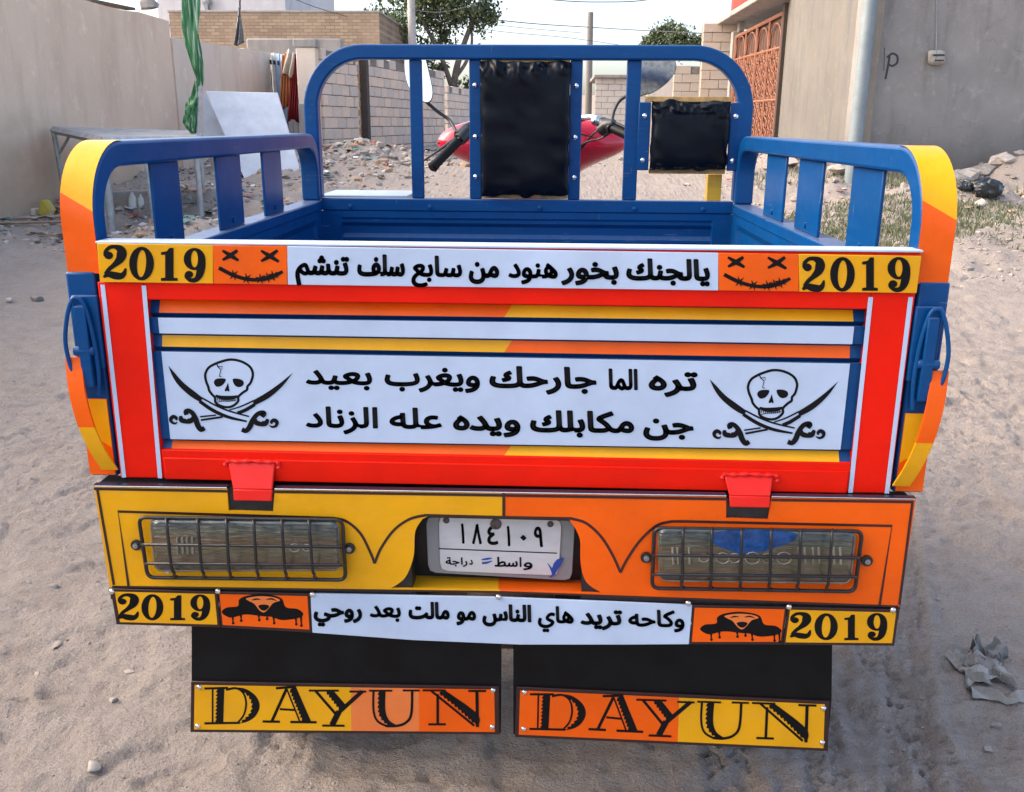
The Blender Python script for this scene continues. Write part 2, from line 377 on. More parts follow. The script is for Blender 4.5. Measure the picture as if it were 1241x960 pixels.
n1 = noise(nt2, co, .9, 7, .6); n2 = noise(nt2, co, 9, 8, .65); n3 = noise(nt2, co, 70, 6, .7); n4 = noise(nt2, co, 3, 5, .6)
c1_ = ramp(nt2, n1, [(.3, (0.316, 0.270, 0.232)), (.5, (0.369, 0.313, 0.271)), (.7, (0.409, 0.354, 0.307))])
c2_ = mixc(nt2, ramp(nt2, n2, [(.35, (0,)*3), (.7, (1,)*3)]), c1_, (0.445, 0.384, 0.338)); c3_ = mixc(nt2, ramp(nt2, n4, [(.55, (0,)*3), (.72, (.55,)*3)]), c2_, (0.294, 0.242, 0.211))
n6 = noise(nt2, co, 260, 4, .7); c3_ = mixc(nt2, ramp(nt2, n6, [(.40, (.6,)*3), (.55, (0,)*3)]), c3_, (0.231, 0.194, 0.169)); c3_ = mixc(nt2, ramp(nt2, n6, [(.60, (0,)*3), (.75, (.6,)*3)]), c3_, (0.551, 0.494, 0.445)); sp_ = mixc(nt2, ramp(nt2, n3, [(.57, (0,)*3), (.72, (.6,)*3)]), c3_, (0.178, 0.151, 0.133))
nt2.links.new(sp_, b2.inputs['Base Color']); b2.inputs['Roughness'].default_value = .95; b2.inputs['Specular IOR Level'].default_value = .15
mx = N(nt2, 'ShaderNodeMath', operation='ADD'); nt2.links.new(n2, mx.inputs[0]); nt2.links.new(n3, mx.inputs[1]); n5 = noise(nt2, coords(nt2, (1, 1.5, 1)), 26, 6, .7); my = N(nt2, 'ShaderNodeMath', operation='MULTIPLY_ADD'); nt2.links.new(n5, my.inputs[0]); my.inputs[1].default_value = 1.2; nt2.links.new(mx.outputs[0], my.inputs[2]); bump(nt2, b2, my.outputs[0], .85, .022)
EARTH = m
gnd = link('ground', me, m, smooth=None); me.shade_smooth(); gnd['kind'] = 'structure'
def gz(x, y):
    """height of the finished ground sheet"""
    i = int(np.clip(np.searchsorted(gx, x)-1, 0, nx-2)); j = int(np.clip(np.searchsorted(gy, y)-1, 0, ny-2))
    a = (x-gx[i])/(gx[i+1]-gx[i]); b = (y-gy[j])/(gy[j+1]-gy[j])
    return float((Z[j, i]*(1-a)+Z[j, i+1]*a)*(1-b)+(Z[j+1, i]*(1-a)+Z[j+1, i+1]*a)*b)

# ------------------------------------------------------------------ loose stuff on it
ICO = None
def rock_verts(seed, sub=1):
    bm = bmesh.new(); bmesh.ops.create_icosphere(bm, subdivisions=sub, radius=1.)
    rr = random.Random(seed); k = Vector((rr.uniform(.7, 1.2), rr.uniform(.6, 1.1), rr.uniform(.35, .7)))
    for v in bm.verts:
        f = 1+.45*(float(vnoise(v.co.x*1.4+seed*3.1, v.co.y*1.4+v.co.z*1.7, seed)))+.25*float(vnoise(v.co.x*3+seed, v.co.y*3-v.co.z*2.3, seed+9)); v.co = Vector((v.co.x*k.x, v.co.y*k.y, v.co.z*k.z))*f
    for _ in range(7):      # broken faces
        n_ = Vector((rr.gauss(0, 1), rr.gauss(0, 1), rr.gauss(0, 1))).normalized(); d_ = rr.uniform(.35, .6)
        for v in bm.verts:
            e_ = v.co.dot(n_)-d_
            if e_ > 0: v.co -= n_*e_
    vs_ = [np.array(v.co) for v in bm.verts]; fs_ = [tuple(v.index for v in f.verts) for f in bm.faces]; bm.free(); return vs_, fs_
ROCKS = [rock_verts(i, 1 if i < 6 else 2) for i in range(8)]
STONE = plain('pale_stone', (.42, .37, .325), .9, var=.25, scale=25, bs=.5, bd=.01); STONE2 = plain('grey_rubble', (.26, .24, .22), .95, var=.3, scale=25, bs=.5, bd=.01); STONE3 = plain('brown_clod', (.30, .26, .225), .95, var=.3, scale=25, bs=.5, bd=.01); BRICKM = plain('broken_brick', (.40, .25, .15), .9, var=.25, scale=30)
CLOD = plain('earth_clod', (.33, .28, .24), .95, var=.3, scale=25, bs=.5, bd=.01)
def scatter(nm, n, region, size, mats, seed, label, dens=None, flatk=1.):
    rr = random.Random(seed); mb = MB(); c = 0
    while c < n:
        x, y = region(rr)
        if dens and rr.random() > dens(x, y): continue
        c += 1; s = size*(.35+1.3*rr.random()**3); vs_, fs_ = ROCKS[rr.randrange(8)]; a = rr.random()*6.28; ca, sa = math.cos(a), math.sin(a); z = gz(x, y)
        mb.add([(x+s*(v[0]*ca-v[1]*sa), y+s*(v[0]*sa+v[1]*ca), z+s*v[2]*flatk+s*(.12 if flatk > .9 else -.08)) for v in vs_], fs_, rr.randrange(len(mats)))
    o = mb.build(nm, mats, None, fix=False); o['kind'] = 'stuff'; o['label'] = label; o['category'] = 'rubble'; return o
scatter('rubble', 2600, lambda r: (r.uniform(-6.4, -1.5), r.uniform(6.5, 18)), .055, [STONE, STONE2, STONE3, BRICKM, STONE3], 1, 'broken stones and rubble strewn along the left wall', lambda x, y: .15+.85*float(sstep(-x, 1.5, 4.0)))
scatter('rubble', 1700, lambda r: (r.uniform(1.7, 8.5), r.uniform(6, 18)), .055, [STONE, STONE2, STONE3, STONE3], 2, 'broken stones and clods heaped along the right wall', lambda x, y: .2+.8*float(sstep(x, 2.0, 3.6)))
scatter('pebbles', 6000, lambda r: (r.uniform(-2.8, 3.2), .2+5.5*r.random()**1.5), .0042, [CLOD, CLOD, STONE2, STONE3], 3, 'small pebbles and crumbs of earth on the dusty lane')
scatter('clods', 2600, lambda r: (r.gauss(4.3, 1.0), r.gauss(7.9, 1.0)), .026, [CLOD, CLOD, STONE3, STONE2], 6, 'crumbling clods covering the low spoil heap on the right', None, .6)
scatter('clods', 500, lambda r: (r.gauss(-3.2, .9), r.gauss(14.6, 1.6)), .09, [STONE, STONE2, STONE3, BRICKM], 7, 'broken bricks and clods heaped before the block wall on the left')
scatter('far_rubble', 1500, lambda r: (r.uniform(-5, 7), r.uniform(14, 40)), .07, [STONE, STONE2, STONE3], 4, 'scattered rubble farther along the lane')
SCRAP = [plain('scrap_white', (.6, .6, .6), .6), plain('scrap_dark', (.03, .035, .04), .5), plain('scrap_teal', (.05, .16, .16), .5), plain('scrap_tan', (.38, .28, .2), .7), plain('scrap_red', (.35, .05, .04), .6)]
def litter(nm, n, region, size, seed, label):
    rr = random.Random(seed); mb = MB()
    for _ in range(n):
        x, y = region(rr); z = gz(x, y)+.012; s = size*(.4+rr.random()); a = rr.random()*6.28; k = rr.choice([0, 0, 3, 3, 3, 1, 1, 2, 4]); ca, sa = math.cos(a), math.sin(a); asp = rr.uniform(.25, .9)
        q_ = []
        for i in range(3):
            for j in range(3):
                p_, r_ = (i-1)*s*rr.uniform(.7, 1.1), (j-1)*s*asp*rr.uniform(.7, 1.1); q_.append((x+p_*ca-r_*sa, y+p_*sa+r_*ca, z+rr.uniform(0, .5)*s))
        mb.add(q_, [(0, 1, 4, 3), (1, 2, 5, 4), (3, 4, 7, 6), (4, 5, 8, 7)], k)
    o = mb.build(nm, SCRAP, None, fix=False); o['kind'] = 'stuff'; o['label'] = label; o['category'] = 'litter'
litter('litter', 330, lambda r: (r.uniform(-6, -2.2), r.uniform(7.5, 16.5)), .075, 11, 'scraps of paper, plastic and sticks littering the left verge')
litter('litter', 110, lambda r: (r.uniform(2.4, 7), r.uniform(7.5, 15)), .05, 12, 'scraps of paper and plastic on the right verge')
# weeds on the right verge
WEED = [plain('weed_green', (.155, .175, .08), .85, var=.35), plain('weed_dry', (.36, .32, .21), .85, var=.3)]
def weeds(nm, spots, seed, label):
    rr = random.Random(seed); mb = MB()
    for (u, v, n, R_, h) in spots:
        g_ = G(u, v)
        for _ in range(n):
            a = rr.random()*6.28; d = R_*math.sqrt(rr.random()); x, y = g_[0]+d*math.cos(a)*1.5, g_[1]+d*math.sin(a); z = gz(x, y)-.005; hh = h*rr.uniform(.25, .8); le = rr.uniform(-.6, .6)*hh; lf = rr.uniform(-.6, .6)*hh; w = .004+.003*rr.random()
            mb.add([(x-w, y, z), (x+w, y, z), (x+le*.4+w*.8, y+lf*.4, z+hh*.6), (x+le*.4-w*.8, y+lf*.4, z+hh*.6), (x+le, y+lf, z+hh)], [(0, 1, 2, 3), (3, 2, 4)], 0 if rr.random() < .6 else 1)
    o = mb.build(nm, WEED, None, fix=False); o['kind'] = 'stuff'; o['label'] = label; o['category'] = 'weeds'
weeds('weeds', [(1000, 262, 850, .55, .09), (1050, 275, 1190, .6, .09), (1088, 297, 1190, .45, .11), (1092, 222, 595, .45, .16), (1105, 258, 850, .5, .08), (1160, 270, 595, .4, .09), (1196, 258, 425, .3, .10), (1234, 240, 595, .5, .10), (1010, 300, 425, .4, .07), (1235, 285, 255, .3, .07), (965, 215, 425, .5, .12), (1170, 228, 340, .3, .1)], 21, 'low green and dry weeds growing on the right verge')
# single stones and scraps close to the tricycle
def stone(u, v, s, label, mat=STONE, seed=0, sq=1., rot=0.):
    g_ = G(u, v); vs_, fs_ = rock_verts(30+seed, 2); mb = MB(); ca, sa = math.cos(rot), math.sin(rot); zz = gz(g_[0], g_[1])
    lo = min(q[2] for q in vs_)
    mb.add([(g_[0]+s*(q[0]*ca-q[1]*sa), g_[1]+s*(q[0]*sa+q[1]*ca)*.8, zz+s*sq*(q[2]-lo*.55)) for q in vs_], fs_)
    return tagged(mb.build('stone', mat, None, smooth=50), label, 'stone')
stone(115, 944, .028, 'pale stone lying on the dust left of the mud flaps', STONE, 1, .8)
stone(158, 822, .024, 'flat brown stone below the left year plate', CLOD, 2, .4)
stone(67, 718, .018, 'small dark stone out in the lane beside the yellow lamp panel', STONE2, 3)
stone(70, 790, .026, 'thin dusty chip of stone on the lane beside the left lower board', CLOD, 4, .3)
stone(46, 818, .014, 'small round pebble left of the black mud flap', CLOD, 5, .6)
stone(140, 868, .014, 'small dark clod beside the left mud flap', STONE2, 6)
stone(1206, 887, .016, 'small stone beside the crumpled grey rag', STONE2, 7)
stone(1195, 918, .022, 'flat clod of earth in front of the crumpled grey rag', STONE3, 8, .5)
stone(1136, 733, .012, 'small dark stone beside the right lower year plate', STONE2, 9)
stone(18, 468, .025, 'dusty stone on the open lane level with the latch lever', CLOD, 10, .5)
stone(45, 368, .06, 'grey lump of rubble at the edge of the left verge', STONE2, 11)
stone(12, 368, .05, 'broken pale rubble lump at the edge of the left verge', STONE, 12)
stone(1175, 333, .05, 'rubble lump at the foot of the right spoil heap', STONE2, 13)
# crumpled rag at the right
RAG = plain('grey_rag', (.27, .255, .235), .85, var=.25, scale=30); RAGD = plain('dark_plastic_film', (.12, .12, .12), .4, var=.3, scale=40)
def crumple(nm, c, sx_, sy_, sz_, seed, mats, label, cat, nu=28, nv=28, rot=0.):
    mb = MB(); ca, sa = math.cos(rot), math.sin(rot)
    def fn(s, t):
        a, b = (s-.5)*2, (t-.5)*2
        fold = abs(float(vnoise(a*1.7+seed, b*1.7, seed)))*2+abs(float(vnoise(a*3.6+seed, b*3.1, seed+1)))*1.2+float(vnoise(a*8, b*8+seed, seed+2))*.5
        k = 1+.5*float(vnoise(a*1.3, b*1.3+seed, seed+3)); ed = max(abs(a), abs(b))
        h = sz_*(fold*(1-ed**3*.75)+.12); x, y = a*sx_*k+float(vnoise(a*2.7, b*2.7, seed+5))*sx_*.8, b*sy_*k+float(vnoise(a*2.7, b*2.7, seed+6))*sy_*.8
        X, Y = c[0]+x*ca-y*sa, c[1]+x*sa+y*ca
        return (X, Y, gz(X, Y)+h+.002)
    mb.grid(fn, nu, nv); o = mb.build(nm, mats, None, smooth=25, fix=False); return tagged(o, label, cat)
g_ = G(1190, 836); rag = crumple('crumpled_rag', (g_[0]+.01, g_[1]+.03), .060, .080, .050, 41, RAG, 'crumpled grey rag of cloth and plastic lying on the lane', 'rag')
mb = MB(); a = G(1172, 852); b = G(1241, 862); cc = G(1205, 842)
def tail(s, t): p_ = np.array(a)*(1-s)+np.array(b)*s; w = .022*(1-.5*s)+.004*math.sin(9*s); return (p_[0], p_[1]+(t-.5)*2*w+.012*math.sin(7*s), gz(p_[0], p_[1])+.006+.020*(1-(2*t-1)**2)*(.7+.5*math.sin(12*s+t*5)))
mb.grid(tail, 24, 8); mb.build('rag_tail', RAG, rag, smooth=30, fix=False)
mb = MB(); g2 = G(1200, 800)
mb.grid(lambda s, t: (g2[0]-.015+(s-.5)*.08+.02*float(vnoise(s*3, t*4, 55)), g2[1]-.01+(t-.5)*.06, gz(g2[0], g2[1])+.01+.045*abs(float(vnoise(s*3.3, t*3.1, 56)))*2+.012*float(vnoise(s*9, t*9, 57))), 20, 16); mb.build('film', plain('grey_film', (.17, .165, .155), .6, var=.3, scale=30), rag, smooth=25, fix=False)
# ================================================================== walls and houses
def plaster(name, c, c2, stain=(.2, .17, .15), sc=1., bs=.35, damp=None, crack=0.):
    m, nt, b = newmat(name); co = coords(nt)
    n1 = noise(nt, co, .8*sc, 7, .62); n2 = noise(nt, co, 5*sc, 7, .65); n3 = noise(nt, coords(nt, (1.6, 1.6, .35)), 1.6*sc, 6, .6); n4 = noise(nt, co, 40*sc, 5, .65)
    a = mixc(nt, ramp(nt, n1, [(.32, (0,)*3), (.68, (1,)*3)]), c, c2)
    a = mixc(nt, ramp(nt, n3, [(.50, (0,)*3), (.72, (.75,)*3)]), a, stain)
    a = mixc(nt, ramp(nt, n2, [(.56, (0,)*3), (.70, (.5,)*3)]), a, tuple(x*1.25 for x in c2))
    a = mixc(nt, ramp(nt, n4, [(.66, (0,)*3), (.8, (.4,)*3)]), a, stain)
    if damp:     # brown tide mark of rising damp and splashed mud, ragged along its upper edge
        sz_ = N(nt, 'ShaderNodeSeparateXYZ'); nt.links.new(coords(nt), sz_.inputs[0]); q = N(nt, 'ShaderNodeMath', operation='MULTIPLY_ADD'); nt.links.new(n1, q.inputs[0]); q.inputs[1].default_value = -2.4; nt.links.new(sz_.outputs[2], q.inputs[2])
        mr = N(nt, 'ShaderNodeMapRange'); mr.inputs[1].default_value = damp; mr.inputs[2].default_value = damp-.75; mr.inputs[4].default_value = .75; nt.links.new(q.outputs[0], mr.inputs[0]); a = mixc(nt, mr.outputs[0], a, tuple(.62*x for x in c))
        cr = N(nt, 'ShaderNodeTexVoronoi', feature='DISTANCE_TO_EDGE'); wq = N(nt, 'ShaderNodeVectorMath', operation='ADD'); nn_ = N(nt, 'ShaderNodeTexNoise'); nn_.inputs['Scale'].default_value = 2.; nt.links.new(coords(nt), nn_.inputs['Vector']); nt.links.new(coords(nt, (.5, .5, .7)), wq.inputs[0]); nt.links.new(nn_.outputs['Color'], wq.inputs[1]); nt.links.new(wq.outputs[0], cr.inputs['Vector']); cr.inputs['Scale'].default_value = .8
        a = mixc(nt, ramp(nt, cr.outputs['Distance'], [(.0, (crack,)*3), (.005, (0,)*3)]), a, tuple(.45*x for x in c))
    nt.links.new(a, b.inputs['Base Color']); b.inputs['Roughness'].default_value = .92; b.inputs['Specular IOR Level'].default_value = .2
    mx = N(nt, 'ShaderNodeMath', operation='ADD'); nt.links.new(n2, mx.inputs[0]); nt.links.new(n4, mx.inputs[1]); bump(nt, b, mx.outputs[0], bs, .02)
    return m
PL_L = plaster('beige_plaster', (.72, .54, .40), (.78, .60, .45), (.58, .42, .30), damp=.25)
PL_L2 = plaster('pale_beige_plaster', (.70, .57, .455), (.76, .63, .51), (.58, .46, .36))
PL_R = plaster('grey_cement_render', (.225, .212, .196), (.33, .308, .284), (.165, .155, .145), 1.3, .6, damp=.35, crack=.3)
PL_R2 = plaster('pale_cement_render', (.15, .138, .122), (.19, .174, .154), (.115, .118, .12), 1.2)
CONC = plaster('weathered_concrete', (.30, .275, .255), (.37, .34, .31), (.2, .18, .165), 2)
TANST = plaster('tan_block', (.50, .40, .31), (.58, .47, .37), (.38, .30, .23), 2)
def wall_between(nm, a, b, z0, z1, th, mat, label=None, cat='wall', rag=.0, seed=0, parent=None, n=24, side=1):
    """upright wall from a to b (plan points) with an uneven top"""
    a = np.array(a, float); b = np.array(b, float); d = b-a; L = np.linalg.norm(d); d /= L; nr = np.array([-d[1], d[0]])*th*side; mb = MB()
    z1f = z1 if callable(z1) else (lambda t: z1)
    for i in range(n):
        t0, t1 = i/n, (i+1)/n; p, q_ = a+d*L*t0, a+d*L*t1
        za = z1f(t0)+rag*float(vnoise(t0*L*2.1, seed, seed)); zb = z1f(t1)+rag*float(vnoise(t1*L*2.1, seed, seed))
        vs_ = [(*p, z0), (*q_, z0), (*q_, zb), (*p, za), (*(p+nr), z0), (*(q_+nr), z0), (*(q_+nr), zb), (*(p+nr), za)]
        fs_ = [(0, 1, 2, 3), (7, 6, 5, 4), (3, 2, 6, 7)]
        if i == 0: fs_.append((4, 0, 3, 7))
        if i == n-1: fs_.append((1, 5, 6, 2))
        mb.add(vs_, fs_)
    bm_o = mb.build(nm, mat, parent)
    if label: tagged(bm_o, label, cat)
    return bm_o
# left: long plastered yard wall, then a lower stretch, then sheet-metal gate, then block wall
wall_between('yard_wall', (-7.25, -14.), (-5.62, 13.1), -.2, lambda t: 2.87-.02*t, .22, PL_L, 'high smooth beige plastered yard wall behind the steel stall table', rag=.03, seed=3, n=60)
wall_between('yard_wall', (-5.60, 13.12), (-5.45, 17.6), .3, lambda t: 2.62+.09*t, .2, PL_L2, 'lower pale plastered yard wall behind the leaning white board', rag=.03, seed=4)
mb = MB(); vs_, fs_ = rock_verts(77, 2); c = P(178, 12, 12.3); mb.add([(c[0]+.15*q_[0], c[1]+.15*q_[1], 2.89+.20*(q_[2]+.45)) for q_ in vs_], fs_); tagged(mb.build('concrete_lump', CONC, None, smooth=40), 'grey concrete lump sitting on top of the high beige wall', 'rubble')
mb = MB(); a = P(105, -4, 11.2); b = P(160, 10, 12.2); mb.hexa([(a[0]-.1, a[1], 2.885), (a[0]+.05, a[1], 2.885), (b[0]+.05, b[1], 2.885), (b[0]-.1, b[1], 2.885)], [(a[0]-.1, a[1], 2.92), (a[0]+.05, a[1], 2.92), (b[0]+.05, b[1], 2.92), (b[0]-.1, b[1], 2.92)]); tagged(mb.build('wood_plank', plain('dark_timber', (.11, .085, .065), .8, var=.3), None, bevel=.004), 'dark plank lying along the top of the high beige wall', 'plank')

def block_wall(nm, label, a, b, z0, rows_, bl, bh, th, mat, mortar, side=1, seed=0, skip=.0, jit=.006, group=None):
    """concrete blocks laid in running bond, each an object sharing one of a few meshes"""
    a = np.array(a, float); b = np.array(b, float); d = b-a; L = np.linalg.norm(d); d /= L; ang = math.atan2(d[1], d[0]); nr = np.array([-d[1], d[0]])*side
    core = wall_between(nm, a+nr*.018+d*.01, b+nr*.018-d*.01, z0-.3, z0+rows_*bh-.02, th-.036, mortar, label, side=side, n=6)
    meshes = {}
    rr = random.Random(seed)
    for r in range(rows_):
        x = -bl*.5*(r % 2)
        while x < L-.02:
            l0, l1 = max(x, 0), min(x+bl, L)
            if l1-l0 > .05 and rr.random() > (skip if r == rows_-1 else 0):
                ln = round(l1-l0, 3); k = (ln, rr.randrange(3))
                if k not in meshes:
                    m2 = MB(); h = ln/2-.006; m2.box(-h, h, 0, .09, -bh/2+.006, bh/2-.006); mm = m2.mesh('block'); bm = bmesh.new(); bm.from_mesh(mm); bmesh.ops.recalc_face_normals(bm, faces=bm.faces); bmesh.ops.bevel(bm, geom=bm.edges[:], offset=.008, segments=1, affect='EDGES')
                    for v in bm.verts: v.co += Vector((rr.uniform(-1, 1), rr.uniform(-1, 1), rr.uniform(-1, 1)))*.003
                    bm.to_mesh(mm); bm.free(); mm.materials.append(mat[k[1] % len(mat)]); meshes[k] = mm
                p = a+d*(l0+l1)/2-nr*rr.uniform(0, jit)
                o = bpy.data.objects.new('block', meshes[k]); COL.objects.link(o); o.location = (p[0], p[1], z0+bh*(r+.5)+rr.uniform(-.002, .002)); o.rotation_euler = (0, 0, ang if side > 0 else ang+math.pi); par(o, core)
            x += bl
    return core
BLK = [plaster('concrete_block', (0.666, 0.547, 0.448), (0.777, 0.648, 0.533), (0.492, 0.393, 0.312), 3), plaster('concrete_block_warm', (0.730, 0.576, 0.448), (0.841, 0.670, 0.533), (0.539, 0.408, 0.305), 3), plaster('concrete_block_grey', (0.603, 0.516, 0.436), (0.698, 0.604, 0.507), (0.444, 0.372, 0.299), 3)]
MORT = plain('mortar', (.22, .19, .165), .95, var=.3, scale=12)
bz = .72
block_wall('block_wall', 'rough grey concrete block wall beside the slotted pier on the left of the lane', (-4.02, 15.85), (-3.72, 17.5), bz, 10, .42, .195, .2, BLK, MORT, 1, 1, .3, .02)
block_wall('block_wall', 'long grey concrete block wall running down the left of the lane beyond the slotted pier', (-3.62, 18.0), (-2.75, 24.0), bz+.03, 10, .42, .195, .2, BLK, MORT, 1, 2, .3, .02)
block_wall('block_wall', 'lower concrete block wall farther down the lane beneath the tree', (-2.7, 24.4), (-2.1, 30.0), bz+.10, 8, .42, .195, .2, BLK, MORT, 1, 3, .3)
# pier with a slot of bricks between the two block walls
sl = thing('slotted_pier', (-3.68, 17.75, .75), 'narrow dark pier with a ladder of pale brick ends between two block walls', 'pier')
mb = MB(); mb.box(-3.72, -3.58, 17.72, 17.98, .45, 2.72); mb.build('post', plain('dark_gap_timber', (.07, .055, .045), .9), sl)
for i in range(11): mb = MB(); mb.box(-3.79, -3.71, 17.56, 17.71, .86+i*.17, .97+i*.17); mb.build('brick', BRICKM if i % 3 else STONE, sl, bevel=.006)
# end pillar, pale render over blocks
pil = thing('gate_pillar', (-4.2, 15.8, .7), 'pale rendered gate pillar at the near end of the block wall', 'pillar')
mb = MB(); mb.box(-4.40, -4.06, 15.60, 15.84, .5, 2.66); mb.build('shaft', PL_L2, pil, bevel=.01)
mb = MB(); mb.box(-4.44, -4.03, 15.58, 15.86, 2.66, 2.80); mb.build('cap', CONC, pil, bevel=.015)
mb = MB(); mb.box(-4.405, -4.25, 15.585, 15.60, .5, 1.72); mb.build('patch', CONC, pil)
# sheet gate with cloths hung over it
gt = thing('sheet_gate', (-5.2, 17.5, .8), 'white and pale blue sheet-metal yard gate with cloths hanging over it', 'gate')
GWH = paint('white_sheet', (.58, .60, .62), .5, .4, .1); GBL = paint('pale_blue_sheet', (.33, .46, .62), .5, .3, .1)
xs_ = np.linspace(-5.44, -4.42, 9); ys_ = np.linspace(17.62, 16.6, 9)
for i in range(8):
    mb = MB(); z1 = 2.70-.02*i; w0, w1 = .08, .92
    p0 = (xs_[i]+(xs_[i+1]-xs_[i])*w0, ys_[i]+(ys_[i+1]-ys_[i])*w0); p1 = (xs_[i]+(xs_[i+1]-xs_[i])*w1, ys_[i]+(ys_[i+1]-ys_[i])*w1)
    mb.hexa([(*p0, .75), (*p1, .75), (*p1, z1), (*p0, z1)], [(p0[0]+.02, p0[1]+.02, .75), (p1[0]+.02, p1[1]+.02, .75), (p1[0]+.02, p1[1]+.02, z1), (p0[0]+.02, p0[1]+.02, z1)]); mb.build('sheet', GBL if i in (1, 2) else GWH, gt, bevel=.004)
mb = MB(); mb.hexa([(-5.44, 17.66, .75), (-4.40, 16.64, .75), (-4.40, 16.64, 2.62), (-5.44, 17.66, 2.62)], [(-5.42, 17.69, .75), (-4.38, 16.67, .75), (-4.38, 16.67, 2.62), (-5.42, 17.69, 2.62)]); mb.build('backing_frame', BLACKM, gt)
for i in range(10): mb = MB(); t = i/9; mb.box(-5.44+1.0*t-.02, -5.44+1.0*t+.02, 17.60-1.0*t-.01, 17.60-1.0*t+.01, 2.50-.15*t, 2.58-.15*t); mb.build('slot', BLACKM, gt)
def cloth(nm, px0, px1, Y, mats, label, seed, folds=5):
    """hanging cloth: px0 = (u0, v0) top left, px1 = (u1, v1) bottom right"""
    mb = MB(); (u0, v0), (u1, v1) = px0, px1
    def fn(s, t):
        sp = .75+.5*t; uu = (u0+u1)/2+(s-.5)*(u1-u0)*sp+4*t*math.sin(seed+t*2); p = P(uu, v0+(v1-v0)*t+2.5*math.sin(s*6+seed), Y)
        return (p[0], p[1]-.05*math.sin(s*folds*math.pi*2+seed+t*1.5)*(.4+t)-.04*math.sin(t*3), p[2])
    mb.grid(fn, 30, 16); o = mb.build(nm, mats, None, smooth=60, fix=False); sld = o.modifiers.new('thickness', 'SOLIDIFY'); sld.thickness = .006; return tagged(o, label, 'cloth')
cloth('hanging_cloth', (340, 64), (357, 131), 16.55, plain('orange_cloth', (.52, .19, .075), .9, var=.2), 'faded orange cloth hanging over the sheet gate', 1)
cloth('hanging_cloth', (352, 68), (365, 147), 16.50, plain('dark_red_cloth', (.26, .02, .028), .9, var=.3), 'dark red cloth hanging over the sheet gate beside the orange one', 2)
cloth('hanging_cloth', (346, 62), (358, 92), 16.45, plain('cream_cloth', (.55, .48, .38), .9, var=.2), 'narrow cream strip of cloth slung across the top of the sheet gate', 3, 2)
# rough concrete lintel behind the sheet gate
mb = MB(); a = P(300, 50, 19.5); b = P(392, 50, 19.5)
mb.box(a[0], b[0]+.4, 19.4, 19.7, 2.45, a[2]+.05); tagged(mb.build('rough_wall', CONC, None, bevel=.03), 'rough unfinished concrete wall top behind the sheet gate', 'wall')
# brick house
m, nt2, b2 = newmat('yellow_brickwork'); br = N(nt2, 'ShaderNodeTexBrick'); co = N(nt2, 'ShaderNodeTexCoord'); mp = N(nt2, 'ShaderNodeMapping'); mp.inputs['Rotation'].default_value = (math.radians(90), 0, 0); nt2.links.new(co.outputs['Object'], mp.inputs[0]); nt2.links.new(mp.outputs[0], br.inputs['Vector'])
br.inputs['Scale'].default_value = 1.; br.inputs['Brick Width'].default_value = .25; br.inputs['Row Height'].default_value = .085; br.inputs['Mortar Size'].default_value = .011; br.inputs['Mortar Smooth'].default_value = .2; br.inputs['Bias'].default_value = -.1
br.inputs['Color1'].default_value = (.40, .30, .195, 1); br.inputs['Color2'].default_value = (.28, .185, .12, 1); br.inputs['Mortar'].default_value = (.20, .155, .12, 1)
nz = noise(nt2, mp.outputs[0], 1.2, 5); nt2.links.new(mixc(nt2, ramp(nt2, nz, [(.4, (0,)*3), (.7, (.5,)*3)]), br.outputs['Color'], (.44, .31, .21)), b2.inputs['Base Color']); b2.inputs['Roughness'].default_value = .9; bump(nt2, b2, br.outputs['Fac'], -.6, .02)
BRK = m
hs = thing('brick_house', (-7.6, 27, .8), 'yellow brick house with a flat parapet standing behind the left yard walls', 'house')
xa_, xb_ = P(205, 20, 26)[0], P(459, 12, 26)[0]
mb = MB(); mb.box(xa_, xb_, 26, 33, .3, 4.33); mb.build('wall', BRK, hs)
mb = MB()
mb.box(xa_-.03, xb_+.03, 25.97, 33.03, 4.33, 4.39); mb.build('coping', CONC, hs, bevel=.01)
for x0_ in (-8.6, -6.6):
    mb = MB(); mb.box(x0_, x0_+1.0, 25.96, 26.02, 1.7, 3.0); w_ = mb.build('window_frame', STEEL, hs, bevel=.01); mb = MB(); mb.box(x0_+.07, x0_+.93, 25.945, 25.958, 1.77, 2.93); mb.build('pane', plain('dark_glass', (.02, .025, .03), .08), w_)
# white house farther back
hs = thing('white_house', (-9.5, 36, .9), 'white rendered upper storey of a house rising behind the brick parapet', 'house')
WHR = plaster('white_render', (.55, .53, .53), (.62, .60, .60), (.45, .43, .42)); xw0, xw1 = P(190, 5, 34)[0], P(346, 5, 34)[0]
mb = MB(); mb.box(xw0, xw1, 34, 42, .3, 6.6); mb.build('wall', WHR, hs, bevel=.02)
mb = MB(); mb.box(xw0-.05, xw1+.05, 33.9, 42.1, 6.6, 6.8); mb.build('roof_slab', CONC, hs, bevel=.02)
mb = MB(); c = P(251, 2, 33.9); mb.lathe((c[0], 33.95, c[2]), (0, -1, 0), [(.16, 0), (.18, .10), (.12, .2), (0, .22)], 12); mb.box(c[0]-.06, c[0]+.06, 33.75, 33.98, c[2]-.35, c[2]); mb.build('wall_vent', STEEL, hs, smooth=40)
mb = MB(); mb.box(xw0+.02, xw1-1.2, 33.9, 34, 4.72, 4.80); mb.build('ledge', CONC, hs)
